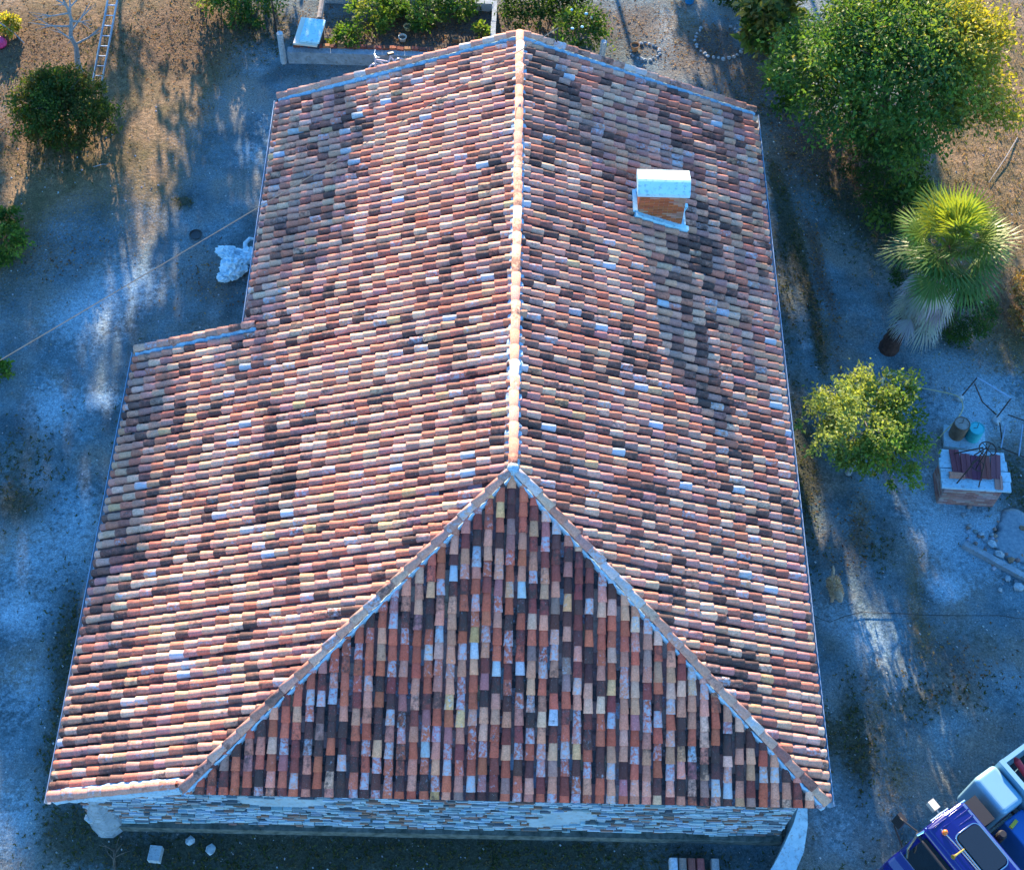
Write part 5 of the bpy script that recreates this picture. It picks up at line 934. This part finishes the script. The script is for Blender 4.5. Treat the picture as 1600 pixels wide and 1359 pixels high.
for s_, y_ in ((-1, 0.0), (1, 2.3)):
    ar = MB(); ar.tube([(1.12, y_ + s_ * 0.02, 2.38), (1.20, y_ + s_ * 0.34, 2.36), (1.18, y_ + s_ * 0.40, 2.30), (1.16, y_ + s_ * 0.40, 1.75), (1.25, y_ + s_ * 0.02, 1.62)], 0.018, 6); ao = ar.build('mirror_arm', M['dark'], trk)
    mb = MB(); mb.box((1.13, y_ + s_ * 0.40, 2.05), (0.09, 0.20, 0.45)); mb.build('mirror', M['dark'], ao)
    mb = MB(); mb.tube([(0.42, y_ + s_ * 0.0, 2.1), (0.40, y_ + s_ * 0.2, 2.12)], 0.02, 6); mb.box((0.40, y_ + s_ * 0.26, 2.10), (0.14, 0.2, 0.14)); mb.build('side_lamp', M['cream'], trk)
mb = MB(); mb.tube([(1.02, 0.05, 2.50), (1.2, 0.02, 2.45), (1.38, 0.10, 2.1), (1.42, 0.2, 1.9)], 0.026, 7); mb.build('chrome_stay', M['chrome'], trk)
bm_ = MB(); bm_.box((1.68, 1.15, 0.55), (0.2, 2.36, 0.36)); bm_.build('bumper', M['dark'], trk)
for y_ in (0.3, 2.0):
    mb = MB(); mb.lathe([(0.001, 0.03), (0.1, 0.0), (0.11, -0.04)], (1.70, y_, 0.95), 16, M=Matrix.Rotation(pi / 2, 3, 'Y')); mb.build('headlight', M['chrome'], trk)
def wheel(x, y):
    mb = MB(); mb.lathe([(0.2, -0.13), (0.40, -0.14), (0.46, -0.1), (0.46, 0.1), (0.40, 0.14), (0.2, 0.13)], (x, y, 0.46), 24, M=Matrix.Rotation(pi / 2, 3, 'X')); o = mb.build('wheel', M['dark'], trk); q = MB(); q.lathe([(0.001, -0.05), (0.12, -0.09), (0.22, -0.12), (0.22, 0.12), (0.12, 0.09), (0.001, 0.05)], (x, y, 0.46), 18, M=Matrix.Rotation(pi / 2, 3, 'X')); q.build('rim', M['truckwhite'], o)
for x, y in ((0.85, 0.13), (0.85, 2.17), (-2.6, 0.13), (-2.6, 2.17), (-3.7, 0.13), (-3.7, 2.17)): wheel(x, y)
ch_ = MB(); ch_.box((-2.3, 0.75, 0.75), (5.2, 0.10, 0.26)); ch_.box((-2.3, 1.55, 0.75), (5.2, 0.10, 0.26)); ch_.build('chassis', M['dark'], trk)
mb = MB(); mb.box((-0.22, 0.32, 1.5), (0.28, 0.55, 1.5)); mb.build('air_filter', M['dark'], trk); mb = MB(); mb.lathe([(0.09, 0.8), (0.09, 2.3), (0.06, 2.35)], (-0.24, 0.9, 0), 14); mb.build('exhaust', M['dark'], trk)
wb_ = MB(); wb_.box((-0.84, 0.22, 1.62), (0.58, 0.86, 1.30)); wbo = wb_.build('white_locker', M['truckwhite'], trk); bv = wbo.modifiers.new('bevel', 'BEVEL'); bv.width = 0.10; bv.segments = 5
mb = MB(); mb.box((-0.86, 1.35, 1.45), (0.5, 1.25, 1.0)); o = mb.build('blue_tank', mat_plain('mid_blue_paint', (0.02, 0.13, 0.40), 0.35), trk); bv = o.modifiers.new('bevel', 'BEVEL'); bv.width = 0.04; bv.segments = 3
mb = MB(); mb.box((-1.22, 1.15, 2.0), (0.10, 2.66, 0.75)); mb.build('headboard', M['truckwhite'], trk)
mb = MB(); mb.box((-0.72, 0.86, 1.98), (0.2, 0.07, 0.06), 0.2); mb.build('yellow_coupling', M['yellow'], trk)
mb = MB(); mb.box((-3.25, 1.15, 1.15), (3.95, 2.5, 0.12)); mb.build('load_bed', M['dark'], trk)
for y_ in (-0.13, 2.43):
    mb = MB(); mb.box((-3.25, y_, 1.72), (3.95, 0.09, 1.30)); mb.build('side_board', M['truckwhite'], trk)
mb = MB(); mb.box((-5.24, 1.15, 1.62), (0.08, 2.5, 1.1)); mb.build('tailboard', M['truckwhite'], trk)
re_ = thing('fire_extinguisher', 'red cylinder lying behind the white headboard of the truck', 'extinguisher', (8.78 + 0.825 * 0 , -5.40, 0), radians(-145.6))
mb = MB(); mb.lathe([(0.001, -0.22), (0.06, -0.21), (0.07, -0.16), (0.07, 0.14), (0.03, 0.20), (0.02, 0.24)], (-1.62, 0.12, 2.05), 14, M=Matrix.Rotation(radians(75), 3, 'X')); mb.build('cylinder', M['red'], re_); mb = MB(); mb.tube([(-1.62, 0.10, 2.05), (-1.55, 0.12, 1.25)], 0.014, 6); mb.build('stand_rod', M['chrome'], re_)

# walls, slabs and the like that stand in the yard are things of their own
for o in list(COL.objects):
    if o.parent is None and o.get('category') and not o.get('kind'): o['kind'] = 'thing'
